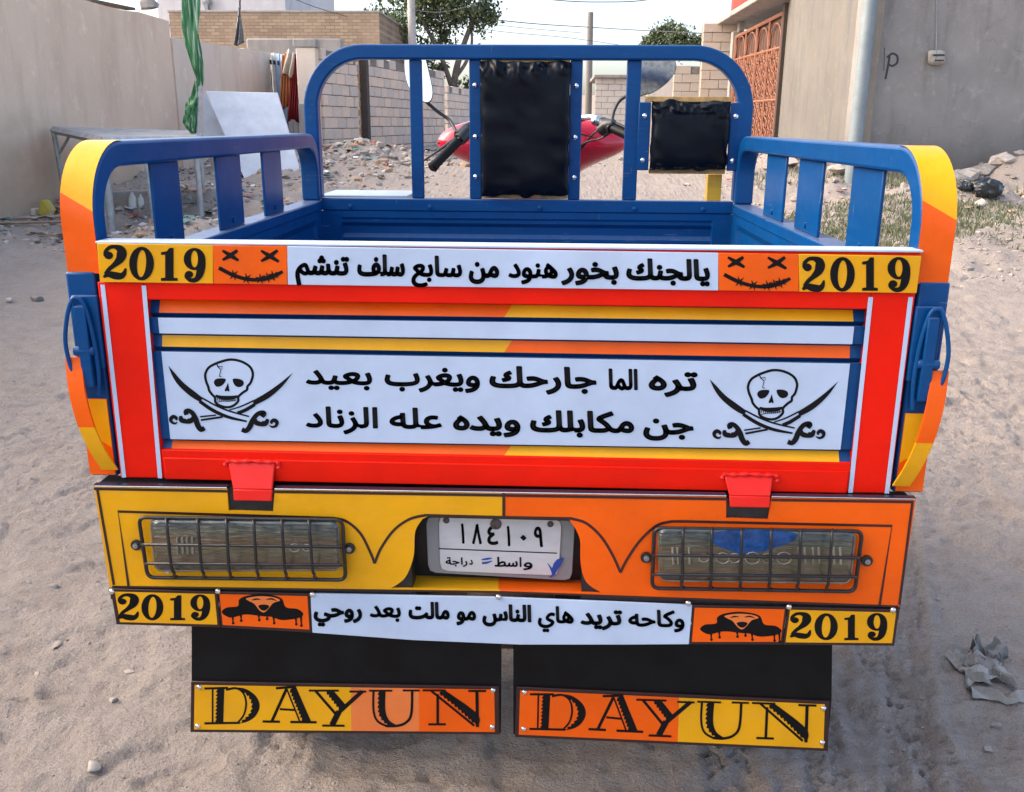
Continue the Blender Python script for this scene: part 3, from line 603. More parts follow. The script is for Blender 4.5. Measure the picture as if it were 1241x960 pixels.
# right: tall rendered house, pale return wall, ornamental gate, tan block house
hs = thing('rendered_house', (7.5, 13, .6), 'tall grey cement-rendered house wall with a stencilled letter and a wall box', 'house')
cA, cB, cC = (4.33, 12.35), (4.68, 18.4), (12.5, 13.9)
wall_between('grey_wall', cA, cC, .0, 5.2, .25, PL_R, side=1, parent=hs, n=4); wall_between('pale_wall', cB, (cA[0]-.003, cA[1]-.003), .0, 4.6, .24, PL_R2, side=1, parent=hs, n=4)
d_ = np.array(cC)-np.array(cA); d_ /= np.linalg.norm(d_); nrm_ = np.array([d_[1], -d_[0]])
def onwall(u, v, off):
    r_ = ray(u, v); A = np.array(cA); t = ((A-CAM[:2])@nrm_)/(r_[:2]@nrm_); p = CAM+r_*t; p[:2] += nrm_*off; return p
def wprint(strokes, w, nm, mat, parent):
    mb = MB()
    for q_ in strokes:
        q2 = spline([np.array(p, float) for p in q_], 6); vs_ = []
        for i in range(len(q2)):
            a = q2[max(i-1, 0)]; b = q2[min(i+1, len(q2)-1)]; t = (b-a)/(np.linalg.norm(b-a)+1e-9); nn = np.array([-t[1], t[0]])*w/2; vs_ += [onwall(*(q2[i]+nn), .004), onwall(*(q2[i]-nn), .004)]
        mb.add(vs_, [(2*i, 2*i+1, 2*i+3, 2*i+2) for i in range(len(q2)-1)])
    mb.build(nm, mat, parent, fix=False)
wprint([[(1078, 68), (1076, 80), (1073, 96)], [(1075, 70), (1081, 65), (1087, 68), (1087, 76), (1081, 80), (1077, 78)]], 2.6, 'painted_letter', plain('black_spray_paint', (.035, .035, .038), .7), hs)
wprint([[(1072, 58), (1071, 86)]], .8, 'painted_stroke', MATS['black_spray_paint'], hs)
bx = onwall(1131, 69, .0); wb = thing('wall_box', tuple(bx), 'pale weathered electric box fixed on the grey rendered wall', 'electric box')
def wbox(u0, v0, u1, v1, o0, o1, nm, mat, bev):
    mb = MB(); mb.hexa([onwall(u0, v1, o0), onwall(u1, v1, o0), onwall(u1, v0, o0), onwall(u0, v0, o0)], [onwall(u0, v1, o0)+np.array([*nrm_*(o1-o0), 0]), onwall(u1, v1, o0)+np.array([*nrm_*(o1-o0), 0]), onwall(u1, v0, o0)+np.array([*nrm_*(o1-o0), 0]), onwall(u0, v0, o0)+np.array([*nrm_*(o1-o0), 0])]); return mb.build(nm, mat, wb, bevel=bev)
wbox(1122, 61, 1142, 79, .005, .11, 'housing', plaster('stained_plastic', (.34, .31, .27), (.42, .39, .35), (.14, .12, .1), 12), .05); wbox(1125, 66.5, 1139, 68.5, .11, .118, 'slot', BLACKM, .003); wbox(1127, 73, 1138, 74.5, .11, .118, 'slot', BLACKM, .003)
mb = MB(); mb.tube([onwall(1133, 60, .03), onwall(1134, 40, .012), onwall(1134, 15, .012), onwall(1135, -20, .012)], .008, 6); mb.build('conduit', STEEL, wb, smooth=60)
POLE = paint('galvanised_pole', (.20, .24, .26), .5, .3, .0, .1)
g_ = G(1031, 226); mb = MB(); q0 = P(1045, 0, g_[1]); mb.tube([(g_[0], g_[1], g_[2]-.1), (g_[0]+.0, g_[1], 3.6), (g_[0], g_[1], 5.4)], [.095, .092, .085], 14); tagged(mb.build('steel_pole', POLE, None, smooth=50), 'pale grey-blue steel pole standing before the corner of the rendered house', 'pole')
# ornamental double gate
gate = thing('iron_gate', (4.6, 20.5, 1.0), 'orange-painted ornamental iron gate with scrollwork beside the pale wall', 'gate')
GOR = paint('rusty_orange_iron', (.28, .105, .055), .6, .45, .0); GIN = plain('dark_gate_sheet', (.07, .035, .028), .8, var=.3)
gA, gB = np.array([4.69, 18.55]), np.array([4.49, 22.4]); gd = gB-gA; gL = np.linalg.norm(gd); gd /= gL; gn = np.array([-gd[1], gd[0]])
def gp(s, z, o=0.): p = gA+gd*s+gn*o; return (p[0], p[1], z)
z0_, z1_ = 1.06, 3.55
def gbar(s0, za, s1, zb, r, nm='bar', mat=GOR, o=0.05): mb = MB(); mb.tube([gp(s0, za, o), gp(s1, zb, o)], r, 6); mb.build(nm, mat, gate, smooth=50)
mb = MB(); mb.hexa([gp(0, z0_), gp(gL, z0_), gp(gL, z1_-.15), gp(0, z1_-.02)], [gp(0, z0_, -.01), gp(gL, z0_, -.01), gp(gL, z1_-.15, -.01), gp(0, z1_-.02, -.01)]); mb.build('sheet', GIN, gate)
np_ = 4
for i in range(np_+1): gbar(gL*i/np_, z0_, gL*i/np_, z1_-.13*i/np_, .04 if i in (0, 2, 4) else .028, 'stile')
for z in (z0_+.03, z0_+.85, z0_+1.85): gbar(0, z, gL, z, .026, 'rail')
gbar(0, z1_, gL, z1_-.13, .04, 'rail')
rg = random.Random(4)
for i in range(np_):
    s0_, s1_ = gL*i/np_+.06, gL*(i+1)/np_-.06; w_ = s1_-s0_
    mb = MB()
    mb.tube([gp(s0_+w_/2+w_/2*math.cos(math.radians(a)), z1_-.55+.40*math.sin(math.radians(a)), .05) for a in range(180, -1, -15)], .016, 5)
    for zc in np.arange(z0_+.16, z1_-.5, .23):
        for k in (0, 1, 2):
            cx_ = s0_+w_*(.18+.32*k); R0 = w_*.17; dr = 1 if (k+int(zc*10)) % 2 else -1
            mb.tube([gp(cx_+R0*(1-.75*j/16)*math.cos(dr*j*.62+rg.random()*.1), zc+1.05*R0*(1-.75*j/16)*math.sin(dr*j*.62), .05) for j in range(17)], .013, 5)
    for k in range(1, 4): mb.tube([gp(s0_+w_*k/4, z0_, .05), gp(s0_+w_*k/4, z1_-.3, .05)], .009, 5)
    mb.build('scrollwork', GOR, gate, smooth=50)
mb = MB(); mb.box(4.60, 4.86, 18.38, 18.53, .8, 3.72); tagged(mb.build('gate_post', plain('dark_iron_post', (.07, .045, .035), .7, .3), None, bevel=.01), 'dark iron gate post between the orange gate and the pale wall', 'post')
mb = MB(); mb.box(4.36, 4.60, 22.45, 22.70, .8, 3.55); tagged(mb.build('gate_pier', CONC, None, bevel=.015), 'grey concrete pier at the far side of the orange gate', 'pier')
mb = MB(); mb.box(4.1, 5.4, 18.2, 24.5, 3.78, 3.90); tagged(mb.build('canopy_slab', CONC, None, bevel=.02), 'thin concrete canopy slab over the orange gate', 'canopy')
mb = MB(); mb.box(4.5, 4.62, 22.45, 22.7, 3.555, 3.775); tagged(mb.build('canopy_prop', CONC, None), 'concrete stub between the far gate pier and the canopy slab', 'support')
c = P(905, 0, 24); tk = thing('water_tank', (c[0], 24, 3.9), 'red roof water tank above the gate canopy', 'water tank')
mb = MB(); mb.lathe((4.95, 22.6, 3.90), (0, 0, 1), [(.0, .0), (.62, 0), (.64, .05), (.64, .9), (.5, 1.05), (.2, 1.12), (0, 1.12)], 28); mb.build('body', paint('red_tank', (.36, .05, .04), .5, .3), tk, smooth=40)
mb = MB(); mb.lathe((4.95, 22.6, 5.02), (0, 0, 1), [(.22, -.02), (.22, .05), (0, .06)], 18); mb.build('lid', BLACKM, tk, smooth=40)
TB = [TANST, plaster('tan_block_light', (.55, .45, .35), (.61, .51, .41), (.44, .35, .27), 3)]
tw0, tw1 = P(851, 60, 23.2)[0], P(886, 60, 23.2)[0]
block_wall('tan_block_house', 'tall tan block house wall beyond the orange gate', (tw0, 23.2), (tw1+.3, 23.2), .95, 13, .46, .22, .3, TB, MORT, 1, 5, .2, .02)
tv0 = P(817, 80, 25)[0]; block_wall('tan_block_wall', 'lower tan block wall stepping down from the tan house to the lane', (tv0, 25.0), (tw0+.35, 25.0), .95, 9, .46, .22, .3, TB, MORT, 1, 6, .2, .02)
mb = MB(); a = P(786, 80, 31); b = P(822, 80, 31); mb.box(a[0], b[0], 31, 31.3, .8, P(800, 84, 31)[2]); tagged(mb.build('far_wall', PL_L2, None, bevel=.02), 'pale low wall across the far side street', 'wall')
block_wall('far_block_house', 'grey block house closing the far end of the lane', (P(722, 90, 36)[0], 36), (P(796, 90, 36)[0], 36), .9, 10, .5, .22, .3, [BLK[2]], MORT, 1, 8)
mb = MB(); a = P(720, 96, 35.8); b = P(800, 96, 35.8); mb.box(a[0], b[0], 35.8, 41, 3.10, 3.22); tagged(mb.build('far_roof_slab', CONC, None, bevel=.02), 'flat roof slab of the grey block house at the end of the lane', 'roof')
# far left street end: wall with a red tank on it
mb = MB(); a = P(500, 110, 34); b = P(570, 110, 34); mb.box(a[0], b[0], 34, 34.3, .5, P(530, 108, 34)[2]); tagged(mb.build('far_wall', CONC, None, bevel=.02), 'grey far wall under the tree at the end of the lane', 'wall')
mb = MB(); c = P(528, 99, 34.15); mb.lathe((c[0], 34.15, c[2]-.1), (0, 0, 1), [(0, 0), (.24, 0), (.25, .06), (.25, .40), (.16, .5), (0, .52)], 20); tagged(mb.build('barrel', paint('red_barrel', (.42, .05, .035), .5, .2), None, smooth=40), 'small red barrel standing on the far wall beside the tree', 'barrel')
mb = MB(); mb.box(-60, 60, 75, 76, .5, 3.6); tagged(mb.build('distant_wall', PL_L2, None), 'long pale wall far behind the end of the lane', 'wall')

# ------------------------------------------------------------------ street things on the left verge
GALV = plain('galvanised_frame', (.36, .38, .39), .5, .5, var=.25, scale=12)
c1_, c2_, c3_, c4_ = P(123, 165, 8.3), P(236, 165, 8.9), P(240, 158, 10.4), P(64, 153, 9.6)
tb = thing('stall_table', (-4.6, 9, .4), 'old steel stall table with a thin grey top standing by the plastered wall', 'table')
mb = MB(); mb.hexa([c1_-(0, 0, .05), c2_-(0, 0, .05), c3_-(0, 0, .05), c4_-(0, 0, .05)], [c1_-(0, 0, .01), c2_-(0, 0, .01), c3_-(0, 0, .01), c4_-(0, 0, .01)]); mb.build('top', plain('grey_board', (.30, .29, .28), .7, var=.3, scale=6), tb)
for a, b in ((c1_, c2_), (c2_, c3_), (c3_, c4_), (c4_, c1_)): mb = MB(); mb.tube([a-(0, 0, .045), b-(0, 0, .045)], .042, 4); mb.build('edge_rail', GALV, tb, smooth=50)
def leg(p, foot, r=.032):
    f_ = np.array(foot, float); mb = MB(); mb.tube([p-(0, 0, .03), f_], r, 8); mb.build('leg', GALV, tb, smooth=50)
f1 = G(188, 271); l1 = P(188, 166, f1[1]); leg(np.array([f1[0]-.03, f1[1], l1[2]]), (f1[0], f1[1], gz(f1[0], f1[1])-.02))
leg(c4_, (c4_[0]+.05, c4_[1], gz(c4_[0], c4_[1])-.02)); leg(c2_, (c2_[0], c2_[1], gz(c2_[0], c2_[1])-.02)); leg(c3_, (c3_[0], c3_[1], gz(c3_[0], c3_[1])-.02)); leg(c1_, (c1_[0], c1_[1], gz(c1_[0], c1_[1])-.02), .045)
mb = MB(); mb.tube([P(128, 196, 8.4), P(186, 195, 8.5)], .022, 6); mb.build('brace', WHITEPL, tb, smooth=50)
mb = MB(); mb.tube([P(72, 186, 9.5), P(88, 158, 9.4)], .016, 6); mb.build('brace', GALV, tb, smooth=50)
mb = MB(); a, b = P(130, 233, 9.9), P(265, 228, 10.6); mb.hexa([a+(0, 0, -.2), b+(0, 0, -.2), b+(0, .35, -.2), a+(0, .35, -.2)], [a, b, b+(0, .35, 0), a+(0, .35, 0)]); tagged(mb.build('concrete_kerb', CONC, None, bevel=.02), 'low concrete kerb on the ground beneath the stall table', 'kerb')
def bottle(u, v, Y, h, r, label, mat):
    c = G(u, v); mb = MB(); mb.lathe((c[0], c[1], gz(c[0], c[1])), (.05, 0, 1), [(0, 0), (r, 0), (r, h*.55), (r*.75, h*.75), (r*.35, h*.9), (r*.35, h), (0, h)], 14); tagged(mb.build('bottle', mat, None, smooth=40), label, 'bottle')
WB = plain('white_plastic', (.62, .62, .58), .4)
bottle(161, 252, 9, .17, .045, 'white plastic bottle on the rubble under the stall table, the fuller of two', WB); bottle(171, 252, 9, .16, .038, 'slimmer white plastic bottle on the rubble under the stall table', WB)
g_ = G(57, 262); mb = MB()
mb.hexa([(g_[0]-.09, g_[1]-.05, g_[2]), (g_[0]+.10, g_[1]-.03, g_[2]), (g_[0]+.10, g_[1]+.1, g_[2]), (g_[0]-.09, g_[1]+.1, g_[2])], [(g_[0]-.05, g_[1]-.03, g_[2]+.17), (g_[0]+.0, g_[1]-.02, g_[2]+.19), (g_[0]+.02, g_[1]+.1, g_[2]+.17), (g_[0]-.05, g_[1]+.1, g_[2]+.17)])
tagged(mb.build('crushed_can', paint('yellow_can', (.50, .38, .03), .5, .4), None, bevel=.02), 'crushed yellow canister lying against the wall by the table leg', 'canister')
g_ = G(36, 264); mb = MB(); mb.box(g_[0]-.13, g_[0]+.11, g_[1]-.06, g_[1]+.06, g_[2]-.01, g_[2]+.10); tagged(mb.build('loose_block', BLK[1], None, bevel=.012), 'loose concrete block lying by the foot of the wall beside the yellow canister', 'block')
for k, (u, v, l, a) in enumerate(((60, 268, .35, .3), (80, 272, .28, -.2), (30, 276, .4, .1), (105, 268, .3, .5))):
    g_ = G(u, v); mb = MB(); mb.tube([(g_[0]-l*math.cos(a), g_[1]-l*math.sin(a), g_[2]+.03), (g_[0]+l*math.cos(a), g_[1]+l*math.sin(a), g_[2]+.05)], .016, 5); tagged(mb.build('stick', plain('dry_wood', (.28, .21, .16), .9, var=.3), None), 'dry stick lying on the litter before the yellow canister', 'stick', 'sticks on the litter')
# pole with green cloth twisted round it
Yp = 9.7
gp_ = thing('cloth_pole', tuple(G(240, 249)), 'thin pale pole wrapped in twisted green and white cloth beside the stall table', 'pole')
mb = MB(); a = G(240, 249); mb.tube([a-(0, 0, .1), P(240, 165, Yp), P(243, 105, Yp), P(234, 50, Yp), P(229, -40, Yp)], .024, 10); mb.build('shaft', plain('grey_pipe', (.42, .42, .42), .5), gp_, smooth=60)
m, nt2, b2 = newmat('green_striped_cloth'); tc_ = N(nt2, 'ShaderNodeTexCoord'); wv = N(nt2, 'ShaderNodeTexNoise'); mp = N(nt2, 'ShaderNodeMapping'); mp.inputs['Scale'].default_value = (30, 30, 1.6); mp.inputs['Rotation'].default_value = (0, math.radians(16), 0); nt2.links.new(tc_.outputs['Object'], mp.inputs[0]); nt2.links.new(mp.outputs[0], wv.inputs[0]); wv.inputs['Scale'].default_value = 1.
nt2.links.new(ramp(nt2, wv.outputs['Fac'], [(.40, (.02, .10, .035)), (.52, (.055, .20, .075)), (.60, (.12, .28, .13)), (.68, (.5, .55, .46))]), b2.inputs['Base Color']); b2.inputs['Roughness'].default_value = .8
def wrap(path, rad, nm, tw, parent, mat, seed):
    pts = spline([np.array(p, float) for p in path], 8); rr = np.interp(np.linspace(0, 1, len(pts)), np.linspace(0, 1, len(rad)), rad); mb = MB(); n = 26; vs_ = []
    for i, p in enumerate(pts):
        for j in range(n):
            a = 2*math.pi*j/n; f = 1+.30*math.sin(3*a+tw*i/len(pts)*6.28)+.16*math.sin(7*a+tw*1.3*i/len(pts)*6.28+seed)+.2*float(vnoise(i*.35, j*.4, seed)); vs_.append((p[0]+rr[i]*f*math.cos(a), p[1]+rr[i]*f*math.sin(a), p[2]))
    k = len(pts); mb.add(vs_, [(i*n+j, i*n+(j+1) % n, (i+1)*n+(j+1) % n, (i+1)*n+j) for i in range(k-1) for j in range(n)]+[tuple(range(n)), tuple((k-1)*n+j for j in range(n))]); mb.build(nm, mat, parent, smooth=50)
wrap([P(229, -40, Yp), P(231, 0, Yp), P(232, 40, Yp), P(238, 75, Yp), P(243, 105, Yp)], [.09, .085, .080, .062, .02], 'cloth_wrap', 1.2, gp_, m, 1)
wrap([P(238, 98, Yp), P(236, 115, Yp), P(233, 130, Yp), P(232, 148, Yp), P(234, 162, Yp)], [.02, .03, .075, .07, .02], 'cloth_knot', 2., gp_, m, 2)
# leaning white boards
WBD = paint('white_board', (.58, .60, .64), .45, .12, .1)
def leanboard(px, Ys, label, th=.03):
    q_ = [P(u, v, y) for (u, v), y in zip(px, Ys)]; q_ = [np.array(p) for p in q_]
    mb = MB(); mb.hexa(q_, [p+np.array([.0, th, .008]) for p in q_]); o = mb.build('leaning_board', WBD, None, bevel=.004); return tagged(o, label, 'board')
leanboard([(249, 111), (336, 113), (366, 214), (298, 221)], [12.7, 13.0, 12.3, 11.9], 'large white board tilted against the pole and pale wall')
leanboard([(247, 112), (262, 140), (288, 206), (246, 168)], [12.95, 12.9, 12.6, 12.7], 'narrow grey-white board standing behind the large tilted board')
leanboard([(345, 178), (352, 180), (364, 216), (352, 212)], [12.6, 12.7, 12.5, 12.4], 'small white offcut board beyond the large tilted board')
mb = MB(); g_ = G(300, 212); mb.box(g_[0]-.12, g_[0]+.5, g_[1]+.1, g_[1]+.25, g_[2], g_[2]+.12); tagged(mb.build('timber', plain('dark_timber2', (.10, .085, .075), .9), None, bevel=.01), 'short dark timber on the ground by the foot of the white board', 'timber')
# dark plastic strip hanging from a wire
mb = MB(); Yb = 12.9
def strip_(s, t): w = 1.2+11*t**2.2; u = 291-1.5*t+(s-.5)*w; p = P(u, -8+62*t+2*math.sin(s*5), Yb); return (p[0], p[1]+.03*math.sin(s*9+t*6), p[2])
mb.grid(strip_, 10, 24); o = mb.build('hanging_bag', RAGD, None, smooth=60, fix=False); o.modifiers.new('thickness', 'SOLIDIFY').thickness = .01; tagged(o, 'torn black plastic bag hanging in front of the brick parapet', 'bag')
# right verge: rubbish bags and slabs
def bag(u, v, r, label, seed):
    c = G(u, v); mb = MB(); zz = gz(c[0], c[1])
    def fn(s, t):
        a, b = 2*math.pi*s, math.pi*t; f = 1+.35*float(vnoise(3*math.cos(a)+seed, 3*math.sin(a)+4*t, seed))+.3*abs(float(vnoise(7*math.cos(a)+seed, 7*math.sin(a)+8*t, seed+1)))
        k = f*math.sin(b)**.8; return (c[0]+r*k*math.cos(a)*1.2, c[1]+r*k*math.sin(a), zz+r*.75+r*.85*f*math.cos(b)*(1 if t < .5 else .8))
    mb.grid(fn, 40, 26, closeu=True); tagged(mb.build('rubbish_bag', plain('black_bin_bag_'+str(seed), (.014, .018, .022), .28, var=.4, scale=30), None, smooth=35), label, 'rubbish bag')
bag(1196, 243, .115, 'shiny black rubbish bag dumped on the right verge', 3); bag(1169, 236, .06, 'small dark bundle beside the black rubbish bag', 6)
g_ = G(1188, 254); mb = MB(); vs_, fs_ = rock_verts(61, 2); mb.add([(g_[0]+.09*q_[0], g_[1]+.06*q_[1], g_[2]+.03+.09*q_[2]) for q_ in vs_], fs_); tagged(mb.build('stone', STONE, None, smooth=40), 'pale stone lying in front of the black rubbish bag', 'stone')
for k, (u, v, w_, h_, lab) in enumerate(((985, 205, .5, .22, 'cracked concrete slab lying by the foot of the pale wall'), (955, 205, .35, .25, 'broken concrete block pile beneath the orange gate'), (1015, 212, .35, .12, 'low concrete step at the base of the steel pole'))):
    g_ = G(u, v); vs_, fs_ = rock_verts(70+k, 2); mb = MB(); mb.add([(g_[0]+w_*.6*q_[0], g_[1]+.3*q_[1], g_[2]+h_*.5+h_*.9*q_[2]) for q_ in vs_], fs_); tagged(mb.build('concrete_lump', CONC, None, smooth=30), lab, 'rubble')
rr = random.Random(9)
for k in range(14):
    u, v = rr.uniform(1120, 1240), rr.uniform(192, 220); c = onwall(u, v, .35+.25*rr.random()); x, y = c[0], c[1]; vs_, fs_ = ROCKS[k % 8]; s = rr.uniform(.10, .22); zz = gz(x, y); mb = MB(); mb.add([(x+s*q_[0]*1.3, y+s*q_[1], zz+s*.3+s*q_[2]) for q_ in vs_], fs_)
    tagged(mb.build('rubble_lump', [STONE2, CONC, STONE][k % 3], None, smooth=30), 'lump of broken masonry heaped against the grey rendered wall', 'rubble', 'masonry heap by the grey wall')

# ------------------------------------------------------------------ poles, wires, trees
UPOLE = plain('concrete_pole', (.42, .40, .37), .8, var=.2)
mb = MB(); c = P(500, 40, 27); mb.tube([(c[0], 27, .6), (c[0]-.03, 27, 6.5)], [.13, .10], 12); up1 = tagged(mb.build('utility_pole', UPOLE, None, smooth=50), 'pale utility pole in front of the tree', 'utility pole')
mb = MB(); c2 = P(715, 60, 40); top2 = P(713, 15, 40); mb.tube([(c2[0], 40, .8), (c2[0]-.02, 40, top2[2])], [.16, .12], 12); tagged(mb.build('utility_pole', plain('weathered_pole', (.22, .20, .18), .8), None, smooth=50), 'lone dark utility pole at the end of the lane', 'utility pole')
WIRE = plain('wire', (.03, .03, .03), .6)
def cable(pts, r, label):
    mb = MB(); mb.tube(spline([np.array(p, float) for p in pts], 10), r, 5); tagged(mb.build('overhead_cable', WIRE, None, smooth=60), label, 'cable')
cable([P(580, 22, 30), P(650, 29, 34), P(713, 33, 39.9), P(780, 37, 36), P(862, 41, 24.5)], .016, 'overhead cable running from the tree past the lone pole to the tan house')
cable([P(500, 14, 26.9), P(590, 36, 31), P(690, 46, 36), P(760, 56, 40)], .009, 'thin lower cable sagging from the pale utility pole')
cable([P(500, 10, 26.9), P(600, 30, 31), P(705, 40, 39)], .009, 'thin upper cable strung from the pale utility pole')
cable([P(640, -3, 20), P(690, 1.5, 20), P(730, 2.5, 20), P(775, 1, 20), P(830, -8, 20)], .010, 'sagging cable crossing the sky at the top of the lane')
cable([P(345, -6, 24), P(380, 8, 25), P(420, 20, 25.8)], .009, 'loose wire reaching down to the brick parapet')
cable([P(500, 12, 26.9), P(530, 15, 26), P(560, 10, 24), P(585, 0, 22)], .008, 'thin wire looping out from the pale utility pole')
cable([P(287, -10, 12.9), P(291, -4, 12.9), P(330, -12, 13.5)], .006, 'wire holding the torn black bag')
LEAF = [plain('leaf_dark', (.055, .080, .030), .6, var=.35, scale=3), plain('leaf_mid', (.10, .135, .05), .6, var=.35, scale=3), plain('leaf_pale', (.18, .20, .085), .6, var=.3, scale=3)]
BARK = plain('bark', (.16, .13, .105), .9, var=.35, scale=12, bs=.6, bd=.02)
def tree(base, trunk, blobs, nleaf, lsz, label, seed, group=None):
    rr = random.Random(seed); t = thing('tree', tuple(base), label, 'tree', group); mb = MB()
    for pts, r0, r1 in trunk:
        q_ = spline([np.array(p, float) for p in pts], 5); mb.tube(q_, list(np.linspace(r0, r1, len(q_))), 8)
    mb.build('trunk', BARK, t, smooth=60)
    mb = MB(); tot = sum(b[3]**2 for b in blobs)
    for cx, cy, cz, R_ in blobs:
        clumps = [(rr.gauss(0, 1), rr.gauss(0, 1), rr.gauss(0, 1)) for _ in range(int(14))]
        cl = []
        for g3 in clumps:
            L = math.sqrt(sum(v*v for v in g3)) or 1; k = R_*rr.uniform(.35, 1.0)/L; cl.append((cx+g3[0]*k, cy+g3[1]*k, cz+g3[2]*k*.85))
        for _ in range(int(nleaf*R_**2/tot)):
            c3 = rr.choice(cl); x, y, z = (c3[i]+rr.gauss(0, R_*.20) for i in range(3)); s = lsz*rr.uniform(.6, 1.3)
            a = Vector((rr.gauss(0, 1), rr.gauss(0, 1), rr.gauss(0, 1))).normalized(); b = a.orthogonal().normalized(); b.rotate(Matrix.Rotation(rr.random()*6.28, 3, a)); c_ = a.cross(b); p = Vector((x, y, z))
            mb.add([p-b*s, p+c_*s*.45, p+b*s, p-c_*s*.45], [(0, 1, 2, 3)], rr.choice((0, 0, 1, 1, 2)))
    o = mb.build('crown', LEAF, t, fix=False); o['kind'] = 'stuff'; return t
Yt = 30.5
tp = lambda u, v, dy=0.: P(u, v, Yt+dy)
b0 = tp(555, 190); b0[2] = tz(b0[0], Yt)
tree(b0, [([b0-(0, 0, .2), tp(553, 160), tp(549, 125), tp(552, 90), tp(560, 60), tp(575, 20)], .17, .07), ([tp(549, 110), tp(535, 70), tp(515, 30), tp(500, -5)], .09, .04), ([tp(551, 95), tp(565, 75), tp(572, 50), tp(568, 10)], .07, .03), ([tp(553, 130), tp(562, 112), tp(566, 100)], .05, .02)],
     [(*tp(490, 12), 1.15), (*tp(470, 34), .65), (*tp(523, -12, .4), 1.4), (*tp(560, 10, .3), 1.05), (*tp(580, -8), .9), (*tp(530, 38, .5), .75), (*tp(480, 52), .6), (*tp(584, 25), .55), (*tp(520, 78), .55), (*tp(565, 105), .42), (*tp(540, -45), 1.8), (*tp(505, 62, .5), .55)], 15000, .08, 'leafy street tree with a forked trunk beside the pale utility pole', 3)
b0 = P(810, 60, 55); b0[2] = 1.0
tree(b0, [([b0, P(811, 80, 55), P(812, 55, 55)], .2, .08)], [(*P(792, 52, 55), .85), (*P(815, 46, 55), .95), (*P(838, 54, 55), .8), (*P(808, 62, 55), 1.0)], 4200, .12, 'distant sunlit tree showing above the arch beside the tan house', 5)
# ================================================================== the cargo tricycle
TRIKE = thing('cargo_tricycle', (0, 1.0, 0), 'blue, red, orange and yellow decorated three-wheeled cargo tricycle seen from its closed tailgate', 'tricycle')
def part(mb, name, mats, parent=None, **k): return mb.build(name, mats, parent or TRIKE, **k)
def pquad(pts, Y): return [P(u, v, Y) for u, v in pts]
def arc(c, r, a0, a1, n=8): return [(c[0]+r*math.cos(math.radians(a0+(a1-a0)*i/n)), c[1]+r*math.sin(math.radians(a0+(a1-a0)*i/n))) for i in range(n+1)]

# --- box: floor, side walls, headboard
mb = MB(); mb.box(-.64, .64, .03, 1.5, .835, .85); part(mb, 'bed_floor', BLUE)
for sx in (-1, 1):
    mb = MB()
    prof = [(0, .85), (0, .90), (.012, .92), (.012, .975), (0, .995), (0, 1.02), (.012, 1.04), (.012, 1.095), (0, 1.115), (0, 1.14)]
    ys = (.03, .10, .11, 1.42, 1.43, 1.5)
    for k in range(5):
        dep = [0, 0, 1, 1, 0, 0]
        for (d0, z0), (d1, z1) in zip(prof, prof[1:]):
            a, b = dep[k], dep[k+1]
            x = .642
            mb.add([(sx*(x+d0*a), ys[k], z0), (sx*(x+d0*b), ys[k+1], z0), (sx*(x+d1*b), ys[k+1], z1), (sx*(x+d1*a), ys[k], z1)], [(0, 1, 2, 3)])
    mb.box(sx*.66, sx*.697, .062, 1.5, .835, 1.138)
    w = part(mb, 'side_wall', BLUE, smooth=30)
    for yr in (.30, .62, .94, 1.26): mb = MB(); mb.box(sx*.6965, sx*.712, yr-.02, yr+.02, .84, 1.136); part(mb, 'wall_rib', BLUE, w, bevel=.004)
    mb = MB(); mb.box(sx*.640, sx*.70, .062, 1.515, 1.1395, 1.170); part(mb, 'wall_cap', BLUE, w, bevel=.004)
mb = MB()
prof = [(1.505, .85), (1.505, .90), (1.520, .915), (1.520, .965), (1.505, .98), (1.505, 1.0), (1.520, 1.012), (1.520, 1.035), (1.508, 1.047), (1.508, 1.055), (1.520, 1.067), (1.520, 1.09), (1.508, 1.102), (1.508, 1.112), (1.503, 1.118), (1.503, 1.138)]
xs = (-.64, -.585, -.58, .58, .585, .64)
for k in range(5):
    dep = [0, 0, 1, 1, 0, 0]
    for (y0, z0), (y1, z1) in zip(prof, prof[1:]):
        f = lambda y, a: 1.503+(y-1.503)*a
        a, b = dep[k], dep[k+1]
        mb.add([(xs[k], f(y0, a), z0), (xs[k+1], f(y0, b), z0), (xs[k+1], f(y1, b), z1), (xs[k], f(y1, a), z1)], [(0, 1, 2, 3)])
mb.box(-.66, .66, 1.522, 1.55, .835, 1.137); mb.box(-.66, -.638, 1.4985, 1.5215, .835, 1.137); mb.box(.638, .66, 1.4985, 1.5215, .835, 1.137)
HEAD = part(mb, 'headboard', BLUE, smooth=30)
mb = MB(); mb.box(-.643, .643, 1.500, 1.542, 1.1385, 1.177); part(mb, 'headboard_bar', BLUE, HEAD, bevel=.004)
for x in (-.30, .045, .34, -.55, .55): mb = MB(); mb.lathe((x, 1.4995, 1.152), (0, -1, 0), [(.0075, -.002), (.0075, .003), (.004, .005), (.0, .0052)], 10); part(mb, 'bolt', BLUE, HEAD, smooth=40)

